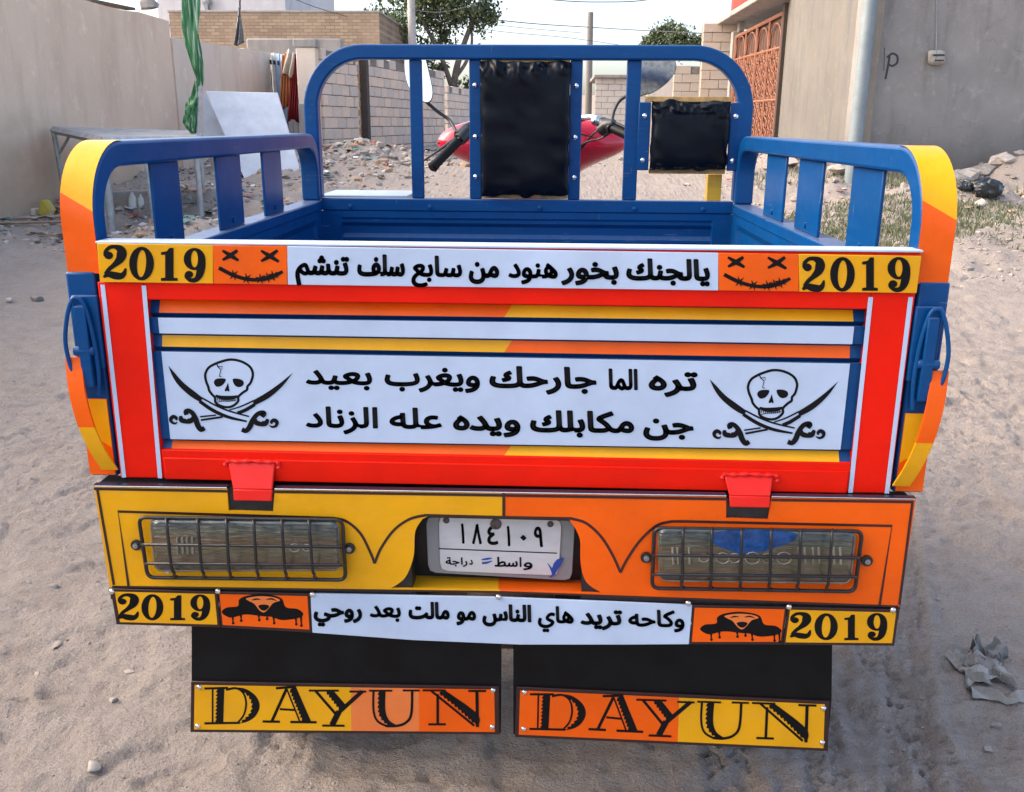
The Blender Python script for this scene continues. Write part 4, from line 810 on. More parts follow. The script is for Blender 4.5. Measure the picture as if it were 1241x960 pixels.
# --- arch over the headboard with uprights
pts = [(-.662, 1.1775)] + arc((-.662+.165, 1.610-.165), .165, 180, 90, 12) + arc((.662-.165, 1.610-.165), .165, 90, 0, 12) + [(.662, 1.1775)]
mb = MB(); mb.sweep([(x, 1.521, z) for x, z in pts], (0, 1, 0), .042, .043); part(mb, 'headboard_arch', BLUE, bevel=.006, seg=3)
for x0, x1 in ((-.357, -.319), (-.175, -.138), (.131, .168), (.301, .344)):
    mb = MB(); mb.box(x0, x1, 1.512, 1.532, 1.1775, 1.588); u = part(mb, 'upright', BLUE, bevel=.003)
    if abs((x0+x1)/2) < .2:
        for z in (1.245, 1.365, 1.515):
            m2 = MB(); m2.lathe(((x0+x1)/2, 1.512, z), (0, -1, 0), [(.0075, 0), (.0075, .003), (.004, .0055), (0, .006)], 10); part(m2, 'bolt', CHROME, u, smooth=40)
# --- side rails: hoop of square tube, three flat slats each
for sx, sl in ((-1, ((187, 220, 240), (265, 294, 230), (320, 342, 215))), (1, ((1030, 1067, 240), (966, 995, 230), (928, 951, 215)))):
    X = sx*.6705
    pts = [(.032, 1.1395)] + arc((.032+.10, 1.352-.10), .10, 180, 90, 12) + arc((1.50-.10, 1.352-.10), .10, 90, 0, 12) + [(1.50, 1.1705)]
    pts[0] = (.032, 1.172)
    mb = MB(); mb.sweep([(X, y, z) for y, z in pts], (1, 0, 0), .054, .042); rail = part(mb, 'side_rail', BLUE, bevel=.006, seg=3)
    for u0, u1, v in sl:
        a = PX(u0, v, sx*.657)[1]; b = PX(u1, v, sx*.657)[1]; a, b = min(a, b), max(a, b)
        m2 = MB(); m2.box(sx*.657, sx*.664, a, b, 1.1705, 1.3308); part(m2, 'slat', BLUE, rail, bevel=.002)
        m3 = MB(); m3.lathe((sx*.657, (a+b)/2, 1.187), (-sx, 0, 0), [(.007, 0), (.007, .003), (0, .004)], 8); part(m3, 'bolt', BLUE, rail, smooth=40)
    # vinyl wrap over the rear bend, yellow above orange, joint on the slant
    path = []
    zz = [1.169, 1.20, 1.225, 1.24, 1.252]
    out = [(.032-.0222, z) for z in zz] + [(.132+.1222*math.cos(math.radians(a)), 1.252+.1222*math.sin(math.radians(a))) for a in range(174, 82, -6)]
    n = len(out); cum = [0]
    for p, q in zip(out, out[1:]): cum.append(cum[-1]+math.hypot(q[0]-p[0], q[1]-p[1]))
    def at_len(s):
        s = min(max(s, 0), cum[-1]-1e-6); i = max(j for j in range(n) if cum[j] <= s); t = (s-cum[i])/(cum[i+1]-cum[i]); return (out[i][0]+(out[i+1][0]-out[i][0])*t, out[i][1]+(out[i+1][1]-out[i][1])*t)
    xl, xr = X-.0262, X+.0262
    sL, sR = (.128, .098)
    def strip(s0l, s0r, s1l, s1r, mt, nm):
        m4 = MB(); K = 16; vsx = []
        for i in range(K+1):
            for xx, s0, s1 in ((xl, s0l, s1l), (xr, s0r, s1r)):
                y, z = at_len(s0+(s1-s0)*i/K); vsx.append((xx, y, z))
        m4.add(vsx, [(2*i, 2*i+1, 2*i+3, 2*i+2) for i in range(K)]); part(m4, nm, mt, rail, smooth=40)
    strip(0, 0, sL, sR, ORANGE, 'orange_wrap'); strip(sL, sR, cum[-1], cum[-1], YELLOW, 'yellow_wrap')

# --- rear corner posts with latch gear
for sx in (-1, 1):
    mb = MB(); mb.box(sx*.652, sx*.700, .006, .0615, .822, 1.1715); post = part(mb, 'corner_post', BLUE, bevel=.004)
    mb = MB(); mb.box(sx*.648, sx*.690, -.004, .0055, 1.015, 1.135); part(mb, 'latch_plate', BLUE, post, bevel=.002)
    mb = MB(); mb.box(sx*.655, sx*.699, .0025, .0052, .826, .96, 0)
    mb.add([(sx*.655, .0022, .96), (sx*.699, .0022, .96), (sx*.699, .0022, .905), (sx*.655, .0022, .875)], [(0, 1, 2, 3)], 1)
    part(mb, 'wrap', [ORANGE, YELLOW], post)
    # wire hand loop
    if sx < 0: lp = [(96, 400), (84, 425), (79, 455), (84, 445), (80, 415), (86, 375), (101, 363), (113, 372), (118, 400), (120, 440), (112, 470)]
    loopL = [(-.690, -.012, .995), (-.699, -.014, 1.02), (-.702, -.015, 1.06), (-.695, -.014, 1.10), (-.685, -.012, 1.128), (-.676, -.011, 1.133), (-.667, -.011, 1.125), (-.660, -.010, 1.09), (-.657, -.009, 1.05), (-.657, -.008, 1.01), (-.662, -.005, .970)]
    mb = MB(); mb.tube(spline([(-sx*x, y, z) for x, y, z in loopL], 6), .0036, 8); part(mb, 'latch_loop', BLUE, smooth=60)
    mb = MB(); mb.tube([(sx*.658, -.008, 1.045), (sx*.692, -.010, 1.045)], .008, 8); mb.box(sx*.664, sx*.682, -.016, .004, .985, 1.12); part(mb, 'latch_hook', BLUE, post, bevel=.002)
    # long strap lever: orange then yellow
    m4 = MB(); K = 14; vsx = []; ms = []
    path = spline([(.694, -.012, 1.035), (.6905, -.022, .985), (.682, -.026, .93), (.671, -.020, .88), (.660, -.006, .838+.0)], 5)
    for x, y, z in path:
        w = .0135
        for dx, dy in ((-w, 0), (w, 0), (w, .004), (-w, .004)): vsx.append((sx*(x+dx), y+dy, z))
    k = len(path)
    for i in range(k-1):
        for j in range(4): m4.add([vsx[i*4+j], vsx[i*4+(j+1) % 4], vsx[i*4+4+(j+1) % 4], vsx[i*4+4+j]], [(0, 1, 2, 3)], 0 if i < k*.52 else 1)
    m4.add(vsx[:4], [(0, 1, 2, 3)]); part(m4, 'latch_lever', [ORANGE, YELLOW], post)

# --- tailgate: red frame with recessed ribbed panel
XL, XR = P(188.5, 455, .01)[0], P(1040.5, 468, .01)[0]
ZT = (P(200, 363, 0)[2]+P(1025, 375.5, 0)[2])/2; ZB = (P(200, 546, 0)[2]+P(1025, 560, 0)[2])/2
mb = MB()
mb.box(-.6455, XL, 0, .034, .822, 1.157); mb.box(XR, .6455, 0, .034, .822, 1.157); mb.box(-.637, XL, 0, .034, 1.157, 1.2185); mb.box(XR, .645, 0, .034, 1.157, 1.2185)
mb.box(XL, XR, 0, .034, ZT, 1.2185); mb.box(XL, XR, 0, .034, .822, ZB); mb.box(XL+.004, XR-.004, -.004, .0, .822, ZB-.013)
TG = part(mb, 'tailgate', RED, bevel=.003)
mb = MB(); mb.box(-.6385, .6475, -.0045, .0365, 1.2188, 1.2225); part(mb, 'top_lip', WHITEV, TG, bevel=.0012)
rows = [(363., 375.5, .022), (379, 389.5, .012), (384, 394.5, .021), (385, 395.5, .006), (404, 417, .006), (406, 419, .016), (420, 434, .011), (424.5, 439, .019), (426, 440.5, .006), (532, 545, .006), (533.5, 546.5, .015), (546, 560.5, .004)]
def rowz(i, x):
    vl, vr, Y = rows[i]; zl = P(200, vl, Y)[2]; zr = P(1025, vr, Y)[2]; xl = P(200, vl, Y)[0]; xr = P(1025, vr, Y)[0]
    return zl+(zr-zl)*(x-xl)/(xr-xl), Y
xa, xb = P(200, 455, .01)[0], P(1026, 468, .01)[0]
mb = MB(); mb.box(XL, XR, .0245, .030, ZB, ZT)
for i in range(11):   # blue sheet pressed to the same profile, out to the stiles
    (zl0, y0), (zr0, _), (zl1, y1), (zr1, _) = rowz(i, XL), rowz(i, XR), rowz(i+1, XL), rowz(i+1, XR)
    mb.add([(XL, y0+.0015, zl0), (XR, y0+.0015, zr0), (XR, y1+.0015, zr1), (XL, y1+.0015, zl1)], [(0, 1, 2, 3)])
part(mb, 'ribbed_panel', BLUE, TG, smooth=30)
def band(i, x0, x1, mt, nm, s0=0., s1=0.):
    m2 = MB(); (za, y0), (zb, _), (zc, y1), (zd, _) = rowz(i, x0), rowz(i, x1), rowz(i+1, x0), rowz(i+1, x1)
    h = .0006 if i != 8 else .0006
    m2.add([(x0+s0, y0-h, za), (x1+s1, y0-h, zb), (x1, y1-h, zd), (x0, y1-h, zc)], [(0, 1, 2, 3)]); part(m2, nm, mt, TG)
XS = P(611, 420, .01)[0]
for i, ca, cb in ((0, ORANGE, YELLOW), (5, YELLOW, ORANGE), (10, ORANGE, YELLOW)):
    band(i, xa, XS, ca, 'colour_stripe', 0, .012); band(i, XS, xb, cb, 'colour_stripe', .012, 0)
band(3, xa, xb, WHITEV, 'white_stripe'); band(8, xa, xb, WHITEV, 'white_panel')
for pa, pb, w in (((124.5, 345), (151, 582), 5.5), ((174.5, 346), (194.5, 582), 5.5), ((1055, 360), (1030, 601), 5.5), ((1103.5, 360), (1074, 602), 5.5)):
    pr = Print(-.0006); v0 = P(*pa, 0); v1 = P(*pb, 0)
    xm0 = v0[0]; hw = .0036
    m2 = MB(); m2.add([(v0[0]-hw, -.0009, v0[2]), (v0[0]+hw, -.0009, v0[2]), (v1[0]+hw, -.0009, .8225), (v1[0]-hw, -.0009, .8225)], [(0, 1, 2, 3)])
    part(m2, 'white_line', WHITEV, TG)

# main lettering of the panel
pr = Print(.006-.0010)
for w, a, b, bl in (('بعيد', 370.6, 451, 465.6), ('ويغرب', 466, 581.7, 467.2), ('جارحك', 593, 723, 469.4), ('الما', 737.5, 773, 471.8), ('تره', 786, 845.5, 472.5),
                    ('الزناد', 370.6, 458, 517.8), ('عله', 472, 535.6, 519), ('ويده', 549, 630.7, 521), ('مكابلك', 642.3, 768.6, 523), ('جن', 779.5, 840.6, 525.5)):
    word(pr, w, a, b, bl+1, 33, .036)
pr.build('lettering', INK, TG)
def skull(tf, nm):
    pr = Print(.006-.0010, tf); _st = pr.stroke; pr.stroke = lambda pts, w, n=6, sm=True: _st([(*p[:2], (p[2] if len(p) > 2 else w)*1.22+1) for p in pts], w, n, sm)
    pr.stroke([(470, 105), (590, 68), (700, 80), (790, 130), (822, 200), (805, 280), (775, 320), (770, 355), (735, 380), (690, 425), (688, 470), (640, 515), (580, 530), (510, 515), (470, 485), (462, 440), (432, 410), (405, 375), (395, 340), (370, 280), (362, 215), (395, 150), (470, 105)], 19)
    pr.smooth([(448, 290), (465, 262), (510, 252), (560, 258), (550, 295), (520, 325), (480, 335), (455, 315)])
    pr.smooth([(630, 256), (680, 250), (725, 265), (738, 295), (720, 322), (680, 330), (645, 306)])
    pr.poly([(585, 292), (553, 370), (566, 379), (580, 368), (592, 380), (602, 370)])
    pr.stroke([(468, 422, 18), (520, 438, 30), (580, 440, 34), (640, 434, 30), (684, 418, 16)], 20)
    pr.stroke([(478, 486, 5), (540, 472, 6), (600, 470, 6), (675, 455, 5)], 5)
    for i in range(10): x = 486+i*19; pr.stroke([(x, 446), (x+1, 478-abs(i-5)*1.5)], 5, sm=False)
    pr.stroke([(468, 110, 9), (480, 142, 7), (512, 168, 6), (504, 202, 5), (498, 234, 5)], 5, sm=False); pr.stroke([(480, 142), (522, 134), (522, 160)], 5, sm=False); pr.stroke([(498, 234), (520, 236)], 5, sm=False)
    pr.poly([tuple(p) for p in spline([(0, 150), (60, 212), (150, 305), (240, 372), (345, 448)], 4)]+[tuple(p) for p in spline([(325, 492), (230, 440), (120, 350), (50, 260), (0, 150)], 4)])
    pr.stroke([(335, 447, 12), (480, 520, 13), (620, 570, 13), (800, 612, 11)], 12); pr.stroke([(315, 482, 26), (450, 566, 28), (600, 625, 24), (780, 660, 13)], 20)
    pr.poly([tuple(p) for p in spline([(1210, 172), (1080, 285), (960, 375), (828, 458)], 4)]+[tuple(p) for p in spline([(846, 504), (980, 430), (1110, 310), (1210, 172)], 4)])
    pr.stroke([(840, 456, 12), (720, 516, 11), (606, 556, 9)], 10); pr.stroke([(852, 494, 26), (760, 552, 28), (686, 584, 26)], 24)
    pr.stroke([(480, 610), (325, 632)], 11, sm=False); pr.stroke([(545, 625), (335, 664)], 15, sm=False)
    pr.stroke([(196, 618, 34), (188, 588, 40), (218, 577, 34), (256, 606, 36), (285, 660, 42), (308, 720, 42), (340, 756, 38), (372, 738, 34)], 36); pr.stroke([(108, 690, 6), (84, 706, 16), (50, 690, 22), (44, 660, 30), (70, 640, 30), (98, 655, 22), (92, 672, 16)], 20)
    pr.stroke([(138, 630, 22), (146, 668, 40), (190, 682, 34), (240, 672, 40), (262, 630, 22)], 30); pr.stroke([(180, 655, 14), (184, 690, 20)], 16, sm=False); pr.stroke([(215, 650, 14), (218, 690, 20)], 16, sm=False)
    pr.stroke([(925, 612, 30), (940, 578, 44), (900, 576, 36), (862, 606, 36), (832, 660, 42), (808, 716, 42), (774, 752, 36), (735, 740, 36)], 36); pr.stroke([(1000, 690, 6), (1030, 706, 16), (1066, 690, 22), (1070, 656, 30), (1042, 640, 30), (1018, 655, 22), (1026, 674, 16)], 20)
    pr.stroke([(862, 636, 22), (872, 668, 40), (915, 682, 34), (962, 672, 40), (984, 630, 22)], 30); pr.stroke([(900, 655, 14), (902, 690, 20)], 16, sm=False); pr.stroke([(936, 650, 14), (938, 690, 20)], 16, sm=False)
    pr.build(nm, INK, TG)
skull(lambda x, y: (860+x/7.756, 440+y/7.756), 'skull_emblem')
def tfl(x, y):
    k = 151.2/156.; r = .036; a, b = x/7.756*k, (y-150)/7.756*k
    return (203.9+a-b*r, 443.5+b+a*r)
skull(tfl, 'skull_emblem')

# --- printed boards: top strip
def board(pts, Y, th, mt, nm, parent=None, bev=.0008):
    m2 = MB(); m2.prism(pquad(pts, Y), (0, th, 0)); return part(m2, nm, mt, parent, bevel=bev)
def along(pa, pb, u): t = (u-pa[0])/(pb[0]-pa[0]); return (u, pa[1]+t*(pb[1]-pa[1]))
DIG = {}
def digit(pr, ch, u0, v0, u1, v1):
    W = .68
    f = pr.tf
    def tr(x, y): return (u0+(u1-u0)*x/W, v1+(v0-v1)*y)
    q = Print(pr.Y, None, pr.step); q.mb = pr.mb; q.k = pr.k; q.tf = lambda x, y: tr(x, y)
    el = lambda cx, cy, rx, ry, n=28, sl=0.: [(cx+rx*math.cos(2*math.pi*i/n)+sl*math.sin(2*math.pi*i/n), cy+ry*math.sin(2*math.pi*i/n)) for i in range(n)]
    def lo(*L):   # fill2d works at pixel scale, so scale up first
        vs_, fs_ = fill2d([[(x*100, y*100) for x, y in l] for l in L]); q.put([(x/100, y/100) for x, y in vs_], fs_)
    if ch == '0': lo(el(.34, .5, .34, .5), el(.34, .5, .125, .40, sl=.02))
    elif ch == '1': lo([(.06, 0), (.66, 0), (.66, .085), (.51, .10), (.51, 1), (.36, 1), (.27, .90), (.06, .87), (.06, .79), (.21, .79), (.21, .10), (.06, .085)])
    elif ch == '2':
        q.stroke([(.06, .68, .08), (.08, .82, .11), (.20, .94, .11), (.36, .955, .13), (.50, .88, .24), (.535, .74, .29), (.48, .58, .24), (.33, .42, .15), (.18, .29, .12), (.08, .14, .12)], .1)
        lo(el(.165, .70, .125, .115)); q.stroke([(.02, .05, .07), (.16, .135, .17), (.33, .10, .22), (.50, .085, .20), (.60, .16, .14), (.65, .32, .05)], .1)
    elif ch == '9':
        lo(el(.34, .675, .325, .325), el(.34, .675, .105, .245))
        q.stroke([(.56, .70, .22), (.545, .46, .25), (.49, .22, .22), (.38, .075, .15), (.22, .06, .12), (.09, .16, .10), (.10, .26, .08)], .1); lo(el(.175, .225, .125, .105))
    pr.k = q.k
T0, T1, B0, B1 = (117, 295), (1117, 310.5), (121, 342), (1111, 355.5)
YS = -.006
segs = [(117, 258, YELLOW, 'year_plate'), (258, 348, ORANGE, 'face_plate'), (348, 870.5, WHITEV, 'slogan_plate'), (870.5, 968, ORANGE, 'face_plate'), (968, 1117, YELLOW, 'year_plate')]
TOP = []
for a, b, mt, nm in segs:
    la = a if a != 117 else 117; ua, ub = (121 if a == 117 else a+.8), (1111 if b == 1117 else b+.2)
    TOP.append(board([along(T0, T1, a), along(T0, T1, b), along(B0, B1, ub), along(B0, B1, ua)], YS, .0055, mt, nm))
pr = Print(YS-.0006)
for ch, a, b, c, d in (('2', 124.6, 297.5, 153.6, 338), ('0', 156.5, 299, 186.5, 340), ('1', 193, 300.5, 216, 340.5), ('9', 222, 300.5, 249.3, 342)): digit(pr, ch, a, b, c, d)
pr.build('lettering', INK, TOP[0])
pr = Print(YS-.0006)
for ch, a, b, c, d in (('2', 971.7, 311.7, 1000, 353), ('0', 1006, 311.5, 1036, 353.5), ('1', 1043, 312, 1064.5, 352.5), ('9', 1075, 311.5, 1103.6, 353.5)): digit(pr, ch, a, b, c, d)
pr.build('lettering', INK, TOP[4])
def stitched(tf, parent):
    pr = Print(YS-.0006, tf)
    for cx, cy, s in ((865, 128, 50), (1112, 132, 56)):
        pr.stroke([(cx-s, cy-s*.62, 14), (cx, cy, 30), (cx+s, cy+s*.62, 16)], 20, sm=False); pr.stroke([(cx+s*.86, cy-s*.66, 18), (cx, cy, 30), (cx-s, cy+s*.56, 14)], 20, sm=False)
    pr.stroke([(792, 205, 24), (880, 250, 24), (970, 276, 22), (1060, 278, 24), (1140, 254, 26), (1192, 228, 18)], 22)
    for x, y in ((886, 250), (968, 272), (1056, 274), (1098, 266), (1132, 255)):
        for a in (20, 75, 130): c, s_ = math.cos(math.radians(a))*38, math.sin(math.radians(a))*34; pr.stroke([(x-c, y-s_, 2), (x, y, 16), (x+c, y+s_, 2)], 8, sm=False)
    pr.build('stitched_face', INK, parent)
stitched(lambda x, y: (112+x/5.17, 285+y/5.17), TOP[1])
stitched(lambda x, y: (720+(477+(x-792)/400*243)/3.027, 270+(190+(y-205)*.586)/3.027+(x-792)*.0006), TOP[3])
pr = Print(YS-.0006)
for w, a, b, bl in (('تنشم', 357.7, 423.2, 332.5), ('سلف', 432.8, 490.8, 333.6), ('سابع', 498.6, 560, 334.8), ('من', 568, 605, 335.6), ('هنود', 616, 676, 336.4), ('بخور', 680, 750, 337.4), ('يالجنك', 759, 860.4, 338.8)):
    word(pr, w, a, b, bl+1, 33, .036)
pr.build('lettering', INK, TOP[2])

# --- lamp panel below the tailgate
YP = -.022
mb = MB(); mb.box(-.683, .683, YP+.0045, .03, .60, .8135); mb2 = mb
holeL = [(610, 626.5)] + [(560, 625.8), (520, 625.2)] + [tuple(p) for p in spline([(512, 629), (503, 645), (501, 675), (491, 700), (474, 713)], 5)] + [(606, 716)]
holeR = [(606, 716), (730, 719)] + [tuple(p) for p in spline([(730, 719), (711, 706), (704, 685), (703, 655), (697, 640)], 5)][1:] + [(690, 630), (650, 628), (610, 626.5)]
left = [(113.5, 589), (275, 591.5), (277, 619), (331, 620.5), (333, 592.5), (610, 597)] + holeL + [(606, 718.5), (133, 712)]
right = [(610, 597), (880, 601), (880, 628), (931, 630), (935, 602), (1110, 605), (1090, 736), (606, 718.5), (606, 716)] + [p for p in holeR[1:]]
def sheet(px, Y, th, mt, nm, parent=None):
    vs_, fs_ = fill2d([px]); m2 = MB(); k = len(vs_); m2.add([P(u, v, Y) for u, v in vs_]+[P(u, v, Y)+np.array([0, th, 0]) for u, v in vs_], [tuple(f) for f in fs_]+[tuple(k+i for i in reversed(f)) for f in fs_])
    n = len(px); a = [P(u, v, Y) for u, v in px]; b = [p+np.array([0, th, 0]) for p in a]
    m2.add(a+b, [(i, (i+1) % n, n+(i+1) % n, n+i) for i in range(n)]); return part(m2, nm, mt, parent)
LP = sheet(left, YP, .004, YELLOW, 'lamp_panel', TRIKE); LP['label'] = 'yellow half of the lamp panel'
RP = sheet(right, YP, .004, ORANGE, 'lamp_panel', TRIKE); RP['label'] = 'orange half of the lamp panel'
mb = MB()   # frame behind the panels, open at the number plate
mb.box(-.680, P(500, 660, 0)[0], YP+.0045, .028, .60, .815); mb.box(P(706, 660, 0)[0], .680, YP+.0045, .028, .60, .815)
mb.box(-.16, .16, YP+.0045, .028, P(600, 624, 0)[2], .815); mb.box(-.16, .16, .045, .06, .60, .815)
part(mb, 'panel_backing', BLACKM)
mb = MB(); s0 = [P(474, 712.5, YP+.004), P(604, 715.5, YP+.004), P(604, 700.5, .045), P(503, 697.5, .045)]; s1 = [P(604, 715.5, YP+.004), P(732, 718.5, YP+.004), P(703, 703, .045), P(604, 700.5, .045)]
mb.add(s0, [(0, 1, 2, 3)], 0); mb.add(s1, [(0, 1, 2, 3)], 1); part(mb, 'plate_sill', [YELLOW, ORANGE])
DARKLINE = plain('dark_brown_line', (.028, .008, .008), .4, bs=0)
pr = Print(YP-.0006); pr.stroke([(118, 594), (138, 709)], 3.2, sm=False); pr.stroke([(114, 592.5), (277, 595.5)], 3.2, sm=False); pr.stroke([(331, 596), (612, 600.5)], 3.4, sm=False)
pr.stroke([(156, 712), (143, 620), (390, 627.5), (405, 628)], 3.2, sm=False); pr.stroke([(404, 628), (420, 632), (437, 647), (449, 670), (454, 683)], 3.2); pr.stroke([(454, 683), (462, 664), (478, 642), (497, 629), (516, 624.5)], 3.2); pr.stroke([(514, 624.5), (611, 627)], 3.2, sm=False); pr.stroke([(610.5, 597), (610.5, 626)], 3.6, sm=False)
pr.stroke([(136, 711), (606, 717.5)], 2.2, sm=False)
pr.build('pinstripe', DARKLINE, LP)
pr = Print(YP-.0006); pr.stroke([(611, 600.5), (881, 605)], 3.4, sm=False); pr.stroke([(935, 606), (1107, 608.5)], 3.2, sm=False); pr.stroke([(1106, 608), (1090, 733)], 3.2, sm=False)
pr.stroke([(1066, 734), (1081, 637.5), (830, 632), (812, 632)], 3.2, sm=False); pr.stroke([(814, 632), (796, 637), (776, 655), (760, 678), (752, 694)], 3.2); pr.stroke([(752, 694), (742, 672), (728, 650), (710, 634), (692, 628.5)], 3.2); pr.stroke([(694, 628.5), (611, 627)], 3.2, sm=False)
pr.stroke([(606, 717.5), (1089, 735)], 2.2, sm=False)
pr.build('pinstripe', DARKLINE, RP)
mb = MB()
for a, b in (((113.5, 588), (275, 590.5)), ((333, 591.5), (880, 600)), ((935, 601), (1110, 604))):
    pa, pb = P(*a, YP), P(*b, YP); mb.hexa([pa+(0, 0, -.003), pb+(0, 0, -.003), pb+(0, .010, -.003), pa+(0, .010, -.003)], [pa+(0, 0, .001), pb+(0, 0, .001), pb+(0, .010, .001), pa+(0, .010, .001)])
part(mb, 'panel_edge', plain('dark_edge', (.02, .02, .04), .25))

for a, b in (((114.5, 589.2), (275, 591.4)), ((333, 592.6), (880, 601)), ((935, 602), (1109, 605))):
    mb = MB(); mb.tube([P(*a, YP-.0005), P(*b, YP-.0005)], .0011, 6); part(mb, 'edge_highlight', CHROME, smooth=60)  # bright rod added in place of the highlight along the panel's top edge
# --- hinges
for (a, b, vt, vb) in ((279, 330, 562, 608), (881, 934, 578, 616)):
    mb = MB(); f = [P(a-3, vt-2, -.006), P(b+3, vt-1, -.006), P(b, vb-14, -.024), P(a+3, vb-15, -.024)]
    g = [P(a+3, vb-15, -.024), P(b, vb-14, -.024), P(b-1, vb, -.027), P(a+4, vb-1, -.027)]
    mb.hexa(f, [p+np.array([0, .006, 0]) for p in f]); mb.hexa(g, [p+np.array([0, .006, 0]) for p in g])
    h = part(mb, 'hinge', REDGLOSS, bevel=.002)
    wb_ = MB(); wb_.tube(spline([P(a-6, vt+2, -.004), P(a-3, vt-3, -.005), P(a+10, vt-2.5, -.006), P((a+b)/2, vt-3.5, -.006), P(b-8, vt-2, -.006), P(b+6, vt-2, -.005), P(b+8, vt+4, -.004)], 4), [.0035+.0016*math.sin(i*1.9) for i in range(25)], 7); part(wb_, 'weld_bead', REDGLOSS, h, smooth=60)
    mb = MB(); f = [P(a+2, vb-4, -.014), P(b, vb-3, -.014), P(b-1, vb+13, -.014), P(a+1, vb+11, -.014)]; mb.hexa(f, [p+np.array([0, .012, 0]) for p in f]); part(mb, 'hinge_base', BLUE, h, bevel=.002)
    for t in (.27, .73): m2 = MB(); c = P(a+(b-a)*t, vb+4.5, -.0143); m2.lathe(c, (0, -1, 0), [(.0055, -.002), (.0055, .002), (0, .0025)], 10); part(m2, 'bolt', BLACKM, h, smooth=40)

# --- tail lamps and wire guards
m, nt2, b2 = newmat('lamp_lens'); co = coords(nt2)
sep = N(nt2, 'ShaderNodeSeparateXYZ'); nt2.links.new(co, sep.inputs[0])
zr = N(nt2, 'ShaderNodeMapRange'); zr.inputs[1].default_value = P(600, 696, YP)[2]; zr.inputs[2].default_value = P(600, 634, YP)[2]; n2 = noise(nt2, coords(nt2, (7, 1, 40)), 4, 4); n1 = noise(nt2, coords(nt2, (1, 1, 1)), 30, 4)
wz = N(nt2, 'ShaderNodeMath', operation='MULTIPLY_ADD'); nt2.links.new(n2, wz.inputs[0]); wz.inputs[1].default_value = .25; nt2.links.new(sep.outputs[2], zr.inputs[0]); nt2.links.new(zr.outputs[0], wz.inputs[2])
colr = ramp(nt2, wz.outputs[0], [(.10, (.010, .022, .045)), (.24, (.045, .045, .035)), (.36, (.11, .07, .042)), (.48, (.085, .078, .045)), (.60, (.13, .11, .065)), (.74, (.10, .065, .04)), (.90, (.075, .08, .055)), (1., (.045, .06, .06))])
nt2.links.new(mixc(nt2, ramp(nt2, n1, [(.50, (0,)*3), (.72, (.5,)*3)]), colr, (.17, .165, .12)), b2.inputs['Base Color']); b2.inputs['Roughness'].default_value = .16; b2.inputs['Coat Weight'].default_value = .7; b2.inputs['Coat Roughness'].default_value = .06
bump(nt2, b2, n2, .5, .01)
LENS = m
LENSRIM = plain('lens_rim', (.20, .195, .16), .15, var=.4)
SEALANT = plain('white_sealant', (.62, .63, .64), .5)
def rrect(c, n=5):
    """rounded quad in pixels from four corners"""
    out = []; k = len(c)
    for i in range(k):
        p = np.array(c[i], float); a = np.array(c[i-1], float); b = np.array(c[(i+1) % k], float)
        da = (a-p)/np.linalg.norm(a-p)*9; db = (b-p)/np.linalg.norm(b-p)*9
        for j in range(n+1): t = j/n; out.append(tuple((1-t)**2*(p+da)+2*t*(1-t)*p+t*t*(p+db)))
    return out
